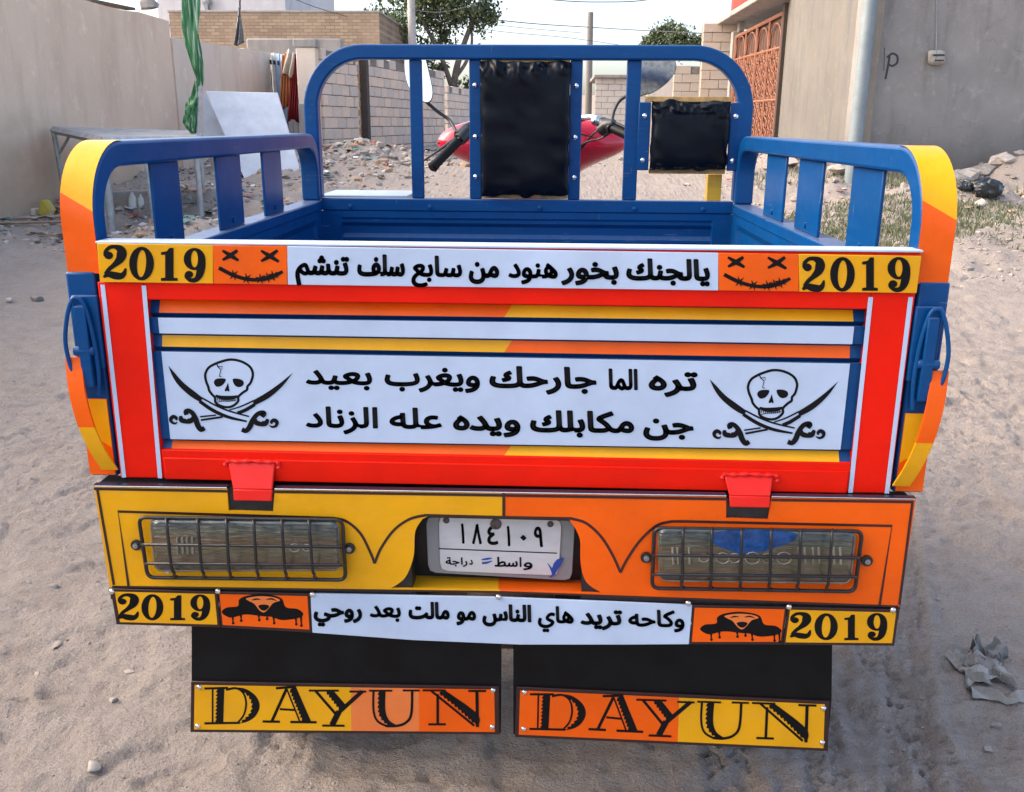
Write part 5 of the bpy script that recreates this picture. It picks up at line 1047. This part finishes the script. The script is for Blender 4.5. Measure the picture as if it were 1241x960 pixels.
def lamp(corn, loop, ub, vb, hb, tabs, ringx, left):
    px = rrect(corn); mb = MB(); n = len(px)
    c = np.mean(np.array(px), 0)
    inner = [tuple(c+(np.array(q)-c)*np.array([.975, .90])) for q in px]
    A = [P(u, v, YP-.0005) for u, v in px]; B = [P(u, v, YP-.012) for u, v in px]; C_ = [P(u, v, YP-.016) for u, v in inner]
    mb.add(A+B+C_, [(i, (i+1) % n, n+(i+1) % n, n+i) for i in range(n)]+[(n+i, n+(i+1) % n, 2*n+(i+1) % n, 2*n+i) for i in range(n)]+[tuple(2*n+i for i in range(n))])
    L = part(mb, 'tail_light', [LENS], smooth=35)
    m2 = MB(); m2.tube([P(u, v, YP-.008) for u, v in px], .0028, 6, closed=True); part(m2, 'rim', LENSRIM, L, smooth=60)
    for x in ringx[0]: m2 = MB(); m2.tube([P(x, c[1]-10, YP-.0165), P(x+1, c[1]+10, YP-.0165)], .0022, 6); part(m2, 'lens_flute', LENSRIM, L, smooth=60)
    for x, r in ringx[1]: m2 = MB(); m2.tube([P(x+r*math.cos(a*.5236), c[1]+3+r*.8*math.sin(a*.5236), YP-.0165) for a in range(12)], .0014, 5, closed=True); part(m2, 'lens_ring', LENSRIM, L, smooth=60)
    m2 = MB()
    if left: m2.tube([P(186, 629, YP-.006), P(186, 660, YP-.006), P(190, 686, YP-.006), P(205, 694, YP-.006)], .0035, 6, flat=.8)
    else: m2.tube([P(1030, 645, YP-.006), P(1034, 662, YP-.006), P(1030, 690, YP-.006), P(1018, 707, YP-.006)], .0035, 6, flat=.8)
    part(m2, 'sealant', SEALANT, L, smooth=60)
    m2 = MB(); m2.tube([P(u, v, YP-.010) for u, v in rrect(loop, 5)], .0034, 8, closed=True); Gd = part(m2, 'lamp_guard', BLACKM, smooth=60)
    (ua, va0), (ub_, vb0) = ub, vb
    for t0, t1, s in hb:
        m3 = MB(); a = P(*t0, YP-.010); b = P(*t1, YP-.010); a1 = P(t0[0]+4, t0[1], YP-.036); b1 = P(t1[0]-4, t1[1], YP-.036); m3.tube([a, a1, b1, b], .0028, 8); part(m3, 'guard_bar', BLACKM, Gd, smooth=60)
    for (tx, ty, bx, by) in tabs[0]:
        m3 = MB(); a = P(tx, ty, YP-.010); b = P(bx, by, YP-.010); m3.tube(spline([a, P(tx+(bx-tx)*.1, ty+5, YP-.034), P(bx-(bx-tx)*.35, by-14, YP-.036), P(bx, by-6, YP-.030), b, P(bx+4, by-2, YP-.006)], 4), .0026, 8); part(m3, 'guard_bar', BLACKM, Gd, smooth=60)
    for (x, y) in tabs[1]:
        m3 = MB(); cpt = P(x, y, YP-.0008); m3.lathe(cpt, (0, -1, 0), [(.0095, 0), (.0095, .004), (.0, .0041)], 14); m3.lathe(cpt, (0, -1, 0), [(.0048, .004), (.0048, .008), (0, .0085)], 8, 1); part(m3, 'guard_lug', [BLACKM, STEEL], Gd, smooth=40)
lamp([(183, 630), (409, 633), (412, 690), (189, 691)], [(168, 627), (415, 630), (419, 703), (179, 700)], (0, 0), (0, 0),
     [((172, 660), (417, 663), 0), ((176, 683), (418, 685), 0)],
     ([(201, 630, 211, 700), (239, 630, 247, 701), (274, 630, 279, 701), (307, 631, 313, 702), (341, 631, 347, 702), (374, 631, 381, 702)], [(166, 660), (424, 664)]),
     ([215, 221, 227, 233], [(357, 6), (372, 5)]), True)
lamp([(798, 640), (1036, 645), (1030, 706), (800, 703)], [(793, 640), (1045, 644), (1036, 717), (790, 713)], (0, 0), (0, 0),
     [((791, 673), (1042, 676), 0), ((791, 696), (1038, 699), 0)],
     ([(828, 641, 826, 713), (863, 641, 861, 714), (899, 642, 897, 715), (935, 642, 932, 715), (971, 643, 966, 716), (1009, 643, 1002, 717)], [(783, 675), (1050, 679)]),
     ([815, 821, 835, 968, 975, 985, 992, 1010, 1018], [(853, 6), (876, 8), (890, 7), (912, 9), (930, 7), (950, 9)]), False)

pr = Print(YP-.0166); pr.smooth([(868, 645), (905, 642), (960, 645), (962, 655), (938, 664), (905, 672), (876, 664), (862, 655)], 5); pr.build('blue_smear', plain('blue_smear', (.006, .055, .20), .25, var=.5, scale=90), bpy.data.objects['tail_light.001'])
# --- number plate
PLF = paint('number_plate_frame', (.25, .26, .27), .4, .2, .2)
YN = .018
mb = MB(); mb.prism(pquad(rrect([(516, 626), (697, 631), (693, 704), (519, 694)], 2), YN+.004), (0, .006, 0)); NPF = part(mb, 'plate_frame', PLF, bevel=.001)
mb = MB(); mb.prism(pquad(rrect([(531.5, 625), (681, 630), (677, 698), (533.5, 692)], 2), YN), (0, .003, 0)); NP = part(mb, 'number_plate', PALEPLATE, bevel=.0008)
pr = Print(YN-.0006); pr.stroke([(531.5, 665), (675, 670.5)], 1.3, sm=False)
for w, a, b, bl in (('١', 558.5, 563, 659), ('٨', 572, 584, 659.5), ('٤', 590.5, 604, 660.5), ('١', 614, 618.5, 662), ('٠', 630.5, 638, 662.5), ('٩', 647, 658, 663)):
    word(pr, w, a, b, bl, 34, .022)
word(pr, 'و', 634, 645.4, 687.6, 15.5, .03); word(pr, 'ا', 629.5, 632, 687.3, 15.5, .03); word(pr, 'سط', 599.5, 627.5, 687, 15.5, .03)
for w, a, b in (('د', 568.5, 573), ('را', 558.5, 566.5), ('جة', 540, 557)): word(pr, w, a, b, 684.5, 11.5, .03)
pr.build('lettering', INK, NP)
PEN = plain('blue_ink', (.01, .06, .32), .4, bs=0)
pr = Print(YN-.0008); pr.stroke([(583.5, 678.5, 1.2), (590, 677.5, 2.6), (596, 676.5, 1)], 2); pr.stroke([(584, 682.5, 2.4), (590, 682, 2.6), (596, 680, 1)], 2); pr.build('ink_mark', PEN, NP); pr = Print(YN-.0008)
pr.poly([(663, 682), (666, 685), (669, 689), (671, 683), (675, 678), (684, 676), (680, 684), (675, 692), (672, 697), (668, 700), (665, 700), (669, 696), (667, 690)]); pr.build('ink_mark', PEN, NP)
mb = MB()
for u, v, r in ((541, 630.5, .0055), (601, 635, .010), (667, 635, .0055)): mb.lathe(P(u, v, YN), (0, -1, 0), [(r, -.001), (r, .002), (r*.6, .004), (0, .0045)], 12)
part(mb, 'plate_bolt', plain('rusty_bolt', (.10, .085, .075), .6, .5, var=.4, scale=200), NP, smooth=40)

# --- lower strip of boards
YL = -.024
q = lambda *p: list(p)
LS = [board(q((133.5, 713.5), (263, 717), (267, 760.5), (141, 757)), YL, .004, DARKLINE, 'year_plate'),
      board(q((264, 717), (375, 719.5), (377.5, 767), (268, 760.5)), YL, .004, DARKLINE, 'hood_plate'),
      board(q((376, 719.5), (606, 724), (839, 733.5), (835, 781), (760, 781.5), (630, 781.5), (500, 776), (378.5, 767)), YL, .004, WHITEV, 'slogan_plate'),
      board(q((840, 733.5), (954, 735.5), (948, 781.5), (836, 781)), YL, .004, DARKLINE, 'hood_plate'),
      board(q((955, 735.5), (1090, 739), (1084, 783), (949, 781.5)), YL, .004, DARKLINE, 'year_plate')]
for i, px, mt in ((0, [(139, 717), (260, 720), (263.5, 757), (145.5, 754)], YELLOW), (1, [(266, 720), (372.5, 722.5), (375, 763), (270, 757.5)], ORANGE), (3, [(842, 736.5), (951, 738.5), (946, 778), (838.5, 778)], ORANGE), (4, [(957.5, 739), (1086, 742.5), (1081, 779.5), (952, 778.5)], YELLOW)):
    m2 = MB(); m2.add(pquad(px, YL-.0006), [(0, 1, 2, 3)]); part(m2, 'vinyl_face', mt, LS[i])
pr = Print(YL-.0009)
for ch, a, b, c, d in (('2', 142, 719.7, 168.5, 751.3), ('0', 171.3, 720.2, 198, 752), ('1', 204.3, 721.5, 225, 751.8), ('9', 230, 720.5, 255, 752)): digit(pr, ch, a, b, c, d)
pr.build('lettering', INK, LS[0])
pr = Print(YL-.0009)
for ch, a, b, c, d in (('2', 957, 742.4, 983.3, 773.6), ('0', 987, 743.3, 1015.4, 776), ('1', 1021.5, 745, 1041, 776), ('9', 1050, 743, 1075.6, 776.3)): digit(pr, ch, a, b, c, d)
pr.build('lettering', INK, LS[4])
pr = Print(YL-.0009)
for w, a, b, bl in (('روحي', 380, 438.8, 747.5), ('بعد', 448, 485.8, 747.6), ('مالت', 495, 545, 749.5), ('مو', 553, 577, 751), ('الناس', 584.5, 644, 752.5), ('هاي', 651.8, 695.3, 754.5), ('تريد', 703.4, 754, 756.5), ('وكاحه', 761.4, 829.6, 759)):
    word(pr, w, a, b, bl+1, 26.5, .036, .022)
pr.build('lettering', INK, LS[2])
def hooded(tf, parent):
    """dark dripping hood shape with a pale face: crescents for eyes and an open mouth"""
    pr = Print(YL-.0009, tf)
    pr.smooth([(662, 178), (690, 150), (755, 142), (762, 105), (800, 84), (880, 72), (960, 80), (1010, 100), (1034, 148), (1100, 158), (1134, 188), (1100, 212), (1010, 222), (955, 205), (900, 200), (800, 190), (735, 205), (700, 205)], 5)
    for x, y0, y1 in ((725, 195, 240), (772, 190, 226), (876, 195, 222), (922, 195, 216), (962, 200, 240), (1090, 200, 246), (1120, 195, 254)): pr.stroke([(x, y0, 16), (x+2, y1-14, 8), (x+3, y1, 12)], 8); pr.disc(x+3, y1, 8, 10)
    k = pr.build('hood_print', INK, parent)
    pr = Print(YL-.0014, tf); pr.smooth([(805, 96), (880, 84), (960, 90), (1000, 108), (960, 124), (930, 160), (905, 178), (880, 165), (850, 128), (820, 112)], 5); pr.build('face_print', PALEORANGE, parent)
    pr = Print(YL-.0018, tf); pr.stroke([(836, 108, 3), (860, 101, 9), (886, 103, 3)], 6); pr.stroke([(920, 104, 3), (950, 100, 9), (978, 110, 3)], 6); pr.smooth([(874, 140), (905, 132), (936, 140), (925, 160), (905, 168), (886, 160)], 4); pr.build('feature_print', INK, parent)
hooded(lambda x, y: (130+x/4.773, 705+y/4.773), LS[1])
hooded(lambda x, y: (842+(x-660)/4.773*1.0+6, 724+(y)/4.773*.96+3.0), LS[3])
def screws(px, Y, parent, r=.0052):
    for u, v in px: m2 = MB(); m2.lathe(P(u, v, Y), (0, -1, 0), [(r, -.001), (r, .0015), (r*.6, .0032), (0, .0036)], 12); part(m2, 'screw', CHROME, parent, smooth=50)
screws([(135.5, 717)], YL-.0006, LS[0]); screws([(264, 716.5)], YL-.0006, LS[1]); screws([(378.5, 720.5), (604, 723.5), (834, 731)], YL-.0006, LS[2]); screws([(956, 735.5), (1082, 739.5)], YL-.0006, LS[4])

# --- mud flaps with name plates
YF = .035
mb = MB(); mb.prism(pquad([(232, 735), (608, 750), (607, 889), (232, 885)], YF), (0, .006, 0)); part(mb, 'mud_flap', BLACKR, bevel=.001)
mb = MB(); mb.prism(pquad([(622, 752), (1009, 765), (1008, 848), (1003, 905), (622, 890)], YF), (0, .006, 0)); part(mb, 'mud_flap', BLACKR, bevel=.001)
LQ = [(231.5, 826), (604.5, 832), (605.5, 890.5), (230.5, 887.5)]; RQ = [(626, 832.5), (1005.5, 850), (1003.5, 910.5), (624, 893.5)]
NPL = [board(LQ, YF-.004, .004, DARKLINE, 'name_plate'), board(RQ, YF-.004, .004, DARKLINE, 'name_plate')]
def bil(Q, s, t): Q = [np.array(p, float) for p in Q]; return tuple((Q[0]*(1-s)+Q[1]*s)*(1-t)+(Q[3]*(1-s)+Q[2]*s)*t)
def inv_rect(Q, u, v):
    s = t = .5
    for _ in range(12):
        b = np.array(bil(Q, s, t)); e = 1e-3; J = np.array([(np.array(bil(Q, s+e, t))-b)/e, (np.array(bil(Q, s, t+e))-b)/e]).T
        d = np.linalg.solve(J, np.array([u, v])-b); s += d[0]; t += d[1]
    return s, t
for k, Q in enumerate((LQ, RQ)):
    for c0, c1, mt in ((0.012, .318, YELLOW if k == 0 else ORANGE), (.318, .52, YELLOW if k == 0 else ORANGE), (.52, .74, PALEORANGE if k == 0 else YELLOW), (.74, .985, ORANGE if k == 0 else YELLOW)):
        m2 = MB(); m2.add([P(*bil(Q, a, b), YF-.0046) for a, b in ((c0, .065), (c1, .065), (c1, .945), (c0, .945))], [(0, 1, 2, 3)]); part(m2, 'vinyl_face', mt, NPL[k])
def dayun(tf, parent):
    pr = Print(YF-.0049, tf, .00002)
    c5 = lambda x, y: (228+x/6.205, 820+y/6.205); c6 = lambda x, y: (410+x/6.144, 820+y/6.144)
    def S(c, pts, w): pr.stroke([(*c(p[0], p[1]), (p[2] if len(p) > 2 else w)/6.2) for p in pts], w/6.2)
    def L(c, pts, w): pr.stroke([(*c(p[0], p[1]), w/6.2) for p in pts], w/6.2, sm=False)
    def teeth(c, right, left, n, d=13):
        """thick stem: clean right edge, saw-toothed left edge"""
        rt = spline(right, 6) if len(right) > 2 else [np.array(p, float) for p in right]; lf = spline(left, 6) if len(left) > 2 else [np.array(p, float) for p in left]
        cum = np.concatenate([[0], np.cumsum([np.linalg.norm(b-a) for a, b in zip(lf, lf[1:])])])
        def pt(s): return np.array([np.interp(s*cum[-1], cum, [p[0] for p in lf]), np.interp(s*cum[-1], cum, [p[1] for p in lf])])
        saw = []
        for i in range(n):
            a = pt(i/n); t = pt(min(1, i/n+.02))-pt(max(0, i/n-.02)); nn = np.array([t[1], -t[0]]); nn /= np.linalg.norm(nn)+1e-9
            saw += [a+nn*0, a+(pt((i+.75)/n)-a)-nn*d]
        saw.append(pt(1.))
        pr.poly([c(*p) for p in rt]+[c(*p) for p in reversed(saw)])
    L(c5, [(122, 90), (300, 86)], 17); L(c5, [(122, 352), (390, 348)], 17); L(c5, [(184, 90), (184, 350)], 13); teeth(c5, [(272, 90), (264, 350)], [(222, 96), (214, 345)], 9)
    S(c5, [(285, 100, 18), (360, 88, 16), (415, 125, 14), (436, 200, 15), (420, 285, 14), (375, 345, 14)], 14)
    teeth(c5, [(330, 80), (430, 92), (510, 148), (538, 220), (512, 290), (455, 335), (380, 355)], [(400, 104), (455, 140), (484, 200), (480, 260), (450, 305), (405, 342)], 9)
    L(c5, [(660, 88), (812, 78)], 18); L(c5, [(740, 92), (630, 335)], 22); L(c5, [(560, 338), (690, 340)], 18); L(c5, [(690, 245), (800, 252)], 16); L(c5, [(742, 95), (838, 335)], 12); teeth(c5, [(810, 76), (926, 340)], [(768, 96), (868, 338)], 9); L(c5, [(768, 342), (966, 344)], 18)
    L(c5, [(908, 106), (1132, 106)], 15); L(c5, [(958, 108), (1112, 285)], 20); teeth(c5, [(1092, 106), (1192, 222)], [(1040, 112), (1148, 250)], 6); L(c6, [(178, 110), (-22, 290)], 30); L(c6, [(82, 112), (208, 112)], 15); L(c5, [(1134, 262), (1082, 366)], 44); L(c5, [(1008, 369), (1176, 370)], 16)
    L(c6, [(228, 106), (402, 106)], 14); S(c6, [(262, 108), (262, 250), (290, 330), (360, 370)], 16); teeth(c6, [(352, 106), (350, 250), (378, 325), (435, 362)], [(306, 110), (304, 250), (328, 315), (385, 368)], 9); S(c6, [(352, 368), (430, 368), (500, 345), (543, 280), (550, 105)], 19); L(c6, [(480, 104), (606, 104)], 14)
    L(c6, [(628, 103), (800, 104)], 15); L(c6, [(740, 130), (740, 355)], 20); L(c6, [(670, 356), (800, 356)], 16); L(c6, [(690, 106), (1012, 366)], 17); teeth(c6, [(790, 100), (1034, 278), (1040, 376)], [(752, 118), (880, 220), (1012, 340)], 10); L(c6, [(1032, 108), (1036, 376)], 24); L(c6, [(968, 108), (1100, 108)], 16)
    pr.build('lettering', INK, parent)
dayun(None, NPL[0]); dayun(lambda u, v: bil(RQ, *inv_rect(LQ, u, v)), NPL[1])
screws([(241.5, 833), (239.5, 880), (597.5, 836.5), (596.5, 881)], YF-.0046, NPL[0]); screws([(635.5, 839), (634.5, 883.5), (998, 858.5), (996.5, 900)], YF-.0046, NPL[1])

# --- cushions strapped on the headboard uprights
def cushion(x0, x1, z0, z1, nm):
    mb = MB(); w, h = x1-x0, z1-z0
    def fn(s, t):
        x, z = x0+w*s, z0+h*t
        e = min(s*w, (1-s)*w); f = min(t*h, (1-t)*h)
        puff = .024*(1-math.exp(-e/.008))*(1-math.exp(-f/.014))
        wr = math.exp(-(f/(.034 if t > .5 else .016))**2)
        edge = float(vnoise(x*38+z*20, t*14, 11))*.026*wr+float(vnoise(x*100, z*60, 12))*.012*wr
        drift = float(vnoise(x*9, z*9, 13))*.006+float(vnoise(x*24+z*8, z*24, 14))*.0035
        dx = float(vnoise(z*30, s*3, 15))*.006*math.exp(-(e/.012)**2)
        dz = float(vnoise(x*30, t*2, 16))*.012*wr
        return (x+dx, 1.497-puff-edge*.9-drift, z+dz)
    mb.grid(fn, 90, 130); mb.box(x0+.002, x1-.002, 1.500, 1.511, z0+.004, z1-.004)
    return part(mb, nm, LEATHER, smooth=70)
c1 = cushion(-.139, .132, 1.188, 1.583, 'backrest_cushion'); c1['label'] = 'tall black padded backrest'
x0 = P(789, 160, 1.5)[0]; x1 = P(883, 160, 1.5)[0]; zt = P(835, 122, 1.5)[2]; zb = P(835, 207, 1.5)[2]
c2 = cushion(x0, x1, zb, zt, 'backrest_cushion'); c2['label'] = 'small square black padded backrest'
for z0_, z1_ in ((1.565, 1.592), (1.1795, 1.192)): mb = MB(); mb.box(-.137, .130, 1.512, 1.525, z0_, z1_); part(mb, 'wood_batten', WOODY, c1, bevel=.002)
for q0, q1, z0_, z1_ in ((x0-.02, x1+.005, zt-.004, zt+.012), (x0, x1, zb-.010, zb+.004)): mb = MB(); mb.box(q0, q1, 1.512, 1.528, z0_, z1_); part(mb, 'wood_batten', WOODY, c2, bevel=.002)
for a, b in ((x0-.040, x0-.003), (x1+.002, x1+.034)):
    mb = MB(); mb.box(a, b, 1.4995, 1.511, zb+.0, zt-.005); br = part(mb, 'bracket', BLUE, bevel=.003)
    for z in (zb+.03, zt-.045): m2 = MB(); m2.lathe(((a+b)/2, 1.4995, z), (0, -1, 0), [(.0075, 0), (.0075, .003), (.004, .0055), (0, .006)], 10); part(m2, 'bolt', CHROME, br, smooth=40)
mb = MB(); mb.box(P(857, 225, 1.54)[0], P(875, 225, 1.54)[0], 1.545, 1.575, .95, zb-.012); part(mb, 'seat_post', paint('yellow_enamel', (.70, .40, .03), .4, .5, .2, dustc=(.2, .14, .08)), bevel=.003)
mb = MB(); a = P(392, 236, 1.62); b = P(498, 234, 1.62); mb.box(a[0], b[0], 1.555, 1.80, a[2]-.012, a[2]+.004); mb.box(a[0]+.02, b[0]-.02, 1.57, 1.78, .85, a[2]-.012); part(mb, 'tool_box', paint('pale_enamel', (.36, .44, .50), .35, .2, .2), bevel=.003)

# --- running gear: chassis, axle, wheels, fork, fairing, bars, mirrors
mb = MB()
for x in (-.32, .32): mb.box(x-.03, x+.03, .05, 1.75, .74, .832)
for y in (.12, .8, 1.45): mb.box(-.6, .6, y-.025, y+.025, .77, .832)
mb.box(-.10, -.04, 1.5, 2.32, .52, .60); mb.box(.04, .10, 1.5, 2.32, .52, .60); mb.box(-.32, .32, 1.70, 1.76, .52, .832)
part(mb, 'chassis', BLACKM, bevel=.004)
RUSTY = plain('muddy_iron', (.10, .075, .055), .8, .2, var=.4, scale=30)
mb = MB(); mb.tube([(-.50, .58, .285), (.50, .58, .285)], .035, 12); mb.lathe((-.06, .58, .285), (1, 0, 0), [(0, -.05), (.08, -.04), (.11, 0), (.11, .11), (.08, .16), (0, .17)], 18); mb.box(-.03, .06, .52, .64, .36, .74)
part(mb, 'rear_axle', RUSTY, smooth=40)
for x in (-.32, .32):
    mb = MB()
    for k in range(5): L = .42-.07*k; mb.sweep([(x, .58+L*(i/8-.5)*2, .40+.045*k*0-.012*k+.10*((i/8-.5)*2)**2*(L/.42)**2+.0) for i in range(9)], (1, 0, 0), .055, .010)
    part(mb, 'leaf_spring', RUSTY)
def wheel(c, r, w, nm):
    mb = MB(); mb.lathe(c, (1, 0, 0), [(r-.085, -w*.38), (r-.06, -w*.5), (r-.025, -w*.5), (r-.006, -w*.36), (r, -w*.15), (r, w*.15), (r-.006, w*.36), (r-.025, w*.5), (r-.06, w*.5), (r-.085, w*.38), (r-.085, -w*.38)], 40)
    for i in range(40):
        a = 2*math.pi*i/40
        for s in (-1, 1):
            p = lambda rr, xx, aa: (c[0]+xx, c[1]+rr*math.cos(aa), c[2]+rr*math.sin(aa))
            mb.hexa([p(r-.004, s*w*.05, a), p(r-.004, s*w*.40, a+.05), p(r-.004, s*w*.40, a+.11), p(r-.004, s*w*.05, a+.06)], [p(r+.006, s*w*.05, a), p(r+.0, s*w*.40, a+.05), p(r+.0, s*w*.40, a+.11), p(r+.006, s*w*.05, a+.06)])
    W_ = part(mb, nm, BLACKR, smooth=40)
    mb = MB(); mb.lathe(c, (1, 0, 0), [(r-.086, -w*.40), (r-.10, -w*.3), (r-.12, -w*.1), (.06, -.02), (.06, .02), (r-.12, w*.1), (r-.10, w*.3), (r-.086, w*.40)], 32); mb.lathe(c, (1, 0, 0), [(0, -.06), (.045, -.06), (.045, .06), (0, .06)], 16); part(mb, 'rim', STEEL, W_, smooth=40)
wheel((-.50, .58, .285), .285, .13, 'wheel'); wheel((.50, .58, .285), .285, .13, 'wheel'); wheel((0, 2.62, .285), .285, .11, 'wheel')
mb = MB()
for x in (-.085, .085): mb.tube([(x, 2.62, .285), (x, 2.42, .80), (x, 2.30, 1.30)], .022, 10)
mb.box(-.10, .10, 2.30, 2.36, 1.16, 1.20); part(mb, 'front_fork', STEEL, smooth=40)
mb = MB(); mb.grid(lambda s, t: (-.08+.16*s, 2.62+.34*math.cos(math.radians(-10+150*t)), .285+.34*math.sin(math.radians(-10+150*t))-.25*(s-.5)**2), 8, 20); part(mb, 'front_mudguard', BLACKM, smooth=60)
mb = MB(); sec = [(1.440, .03, 2.40, .03), (1.425, .20, 2.40, .06), (1.395, .31, 2.41, .09), (1.36, .365, 2.42, .11), (1.32, .378, 2.43, .13), (1.285, .335, 2.44, .13), (1.24, .235, 2.45, .13), (1.18, .155, 2.46, .12), (1.08, .11, 2.47, .10), (.98, .09, 2.48, .08), (.93, .03, 2.48, .03)]
ks = spline([np.array(s) for s in sec], 3)
mb.grid(lambda s, t: (lambda q: (q[1]*math.copysign(abs(math.cos(2*math.pi*s))**.8, math.cos(2*math.pi*s)), q[2]+q[3]*math.sin(2*math.pi*s)+.28*abs(q[1]*math.cos(2*math.pi*s))**2*-1, q[0]))(ks[min(int(round(t*(len(ks)-1))), len(ks)-1)]), 40, len(ks)-1, closeu=True)
part(mb, 'front_fairing', REDPL, smooth=70)
mb = MB()
for sx in (-1, 1): mb.tube(spline([(sx*.02, 2.325, 1.405), (sx*.16, 2.318, 1.375), (sx*.28, 2.325, 1.345), (sx*.372, 2.36, 1.33)], 5), .004, 6)
part(mb, 'fairing_seam', BLACKM, smooth=60)
for sx in (-1, 1):
    mb = MB(); mb.grid(lambda s, t: (sx*(.05+.22*s-.08*t*s), 2.315+.10*s*s-.0+.02*t, 1.285-.02*s-.13*t*(1-.6*s)), 10, 8); part(mb, 'inner_cowl', plain('dark_maroon_plastic_%d' % (sx+1), (.09, .008, .014), .35, var=.2), smooth=60)
mb = MB(); mb.lathe((0, 2.545, 1.30), (0, 1, 0), [(.10, 0), (.11, .03), (.09, .05), (0, .06)], 20); part(mb, 'headlamp', CHROME, smooth=50)
mb = MB(); mb.box(-.10, .10, 2.26, 2.40, 1.38, 1.435); part(mb, 'instrument_cluster', BLACKM, bevel=.012)
gl0, gl1 = P(524, 203, 2.02), P(560, 166, 2.13); gr0, gr1 = P(778, 172, 2.06), P(737, 153, 2.18)
mb = MB(); mb.tube(spline([gl0, gl1, P(590, 150, 2.24), (-.05, 2.32, 1.40), (.05, 2.32, 1.40), P(715, 142, 2.26), gr1, gr0], 5), .011, 10); BAR = part(mb, 'handlebar', CHROME, smooth=60)
for a, b in ((gl0, gl1), (gr0, gr1)):
    d = (b-a); mb = MB(); mb.tube([a-d*.03, a, a+d*.06]+[a+d*(.06+.8*i/16) for i in range(1, 17)], [.014, .020, .019]+[.0165 if i % 2 else .0185 for i in range(16)], 12); part(mb, 'grip', BLACKR, BAR, smooth=30)
    mb = MB(); c = a+d*1.05; mb.lathe(c, d, [(0, -.03), (.024, -.028), (.026, .0), (.024, .028), (0, .03)], 10); part(mb, 'switch_housing', BLACKM, BAR, smooth=40)
for pts in ([(561, 160, 2.14), (548, 170, 2.12), (532, 182, 2.08), (513, 195, 2.03)], [(735, 147, 2.19), (748, 150, 2.16), (766, 158, 2.10), (786, 166, 2.04)]):
    mb = MB(); mb.tube(spline([P(*q) for q in pts], 4), [.009]*9+[.007]*4, 8, flat=.6); part(mb, 'brake_lever', BLACKM, BAR, smooth=50)
for pts in ([(556, 166, 2.13), (566, 158, 2.16), (577, 150, 2.2)], [(728, 158, 2.2), (736, 152, 2.18), (744, 150, 2.16)]):
    mb = MB(); mb.tube([P(*q) for q in pts], [.024, .027, .018], 10); part(mb, 'lever_clamp', BLACKM, BAR, smooth=40)
for pts in ([(560, 172, 2.14), (572, 160, 2.2), (590, 158, 2.26), (620, 170, 2.3)], [(565, 156, 2.16), (580, 146, 2.22), (600, 140, 2.28), (640, 150, 2.32)], [(735, 155, 2.18), (722, 160, 2.22), (708, 176, 2.28), (690, 200, 2.3)], [(738, 149, 2.18), (724, 143, 2.22), (706, 146, 2.28), (680, 160, 2.3)], [(745, 157, 2.15), (728, 168, 2.2), (712, 172, 2.26), (690, 185, 2.3)]):
    mb = MB(); mb.tube(spline([P(*q) for q in pts], 5), .0042, 6); part(mb, 'control_cable', BLACKM, BAR, smooth=60)
for q in ((572, 153, 2.18), (722, 146, 2.2)): mb = MB(); mb.lathe(P(*q), (0, -1, .3), [(0, -.012), (.018, -.01), (.018, .01), (.008, .016), (0, .016)], 12); part(mb, 'clamp_bolt', CHROME, BAR, smooth=40)
def mirror(px, Y, stem, nm, tilt):
    mb = MB(); pts = spline([P(u, v, Y) for u, v in px], 5, True); c = np.mean(pts, 0); pts = [CAM+(p-CAM)*(1+tilt*(p[2]-c[2])/(p[1]-CAM[1])) for p in pts]; n = len(pts)
    ring = [[c+(p-c)*k+np.array([0, dy, 0]) for p in pts] for k, dy in ((1.0, 0), (1.035, .002), (1.04, .008), (.97, .016), (.6, .022), (.02, .024))]
    mb.add([p for r in ring for p in r], [(i*n+j, i*n+(j+1) % n, (i+1)*n+(j+1) % n, (i+1)*n+j) for i in range(5) for j in range(n)]); M_ = part(mb, nm, BLACKM, smooth=50)
    m2 = MB(); m2.add([p+np.array([0, -.0006, 0]) for p in pts], [tuple(range(n))]); g = part(m2, 'mirror_glass', MIRROR if tilt > .1 else MIRRORD, M_)
    m2 = MB(); m2.tube(spline([P(*q) for q in stem], 4), .0065, 8); part(m2, 'stem', BLACKM, M_, smooth=60)
mirror([(492, 66), (503, 62), (513, 66), (520, 90), (524, 112), (520, 123), (510, 121), (497, 108), (491, 88)], 2.20, [(514, 121, 2.215), (530, 135, 2.22), (545, 146, 2.21), (553, 160, 2.15)], 'mirror', .34)
mirror([(772, 70), (790, 62), (812, 66), (819, 82), (812, 96), (798, 108), (784, 114), (770, 112)], 2.20, [(768, 113, 2.215), (752, 121, 2.22), (744, 135, 2.21), (741, 152, 2.17)], 'mirror', .0)
mb = MB(); mb.grid(lambda s, t: (.15*math.cos(2*math.pi*s)*(1-.3*t)*.9, 2.02+.22*(t-.5)*2, .93+.10*math.sin(2*math.pi*s)), 20, 10, closeu=True); mb.box(-.12, .12, 1.82, 2.22, .60, .86); part(mb, 'engine_cover', BLACKM, smooth=50)
mb = MB(); mb.box(-.36, .36, 1.78, 2.3, .50, .515); part(mb, 'footboard', BLUE, bevel=.003)

mb = MB(); mb.box(-.28, .28, 1.60, 1.80, 1.02, 1.10); part(mb, 'rider_seat', LEATHER, bevel=.03)
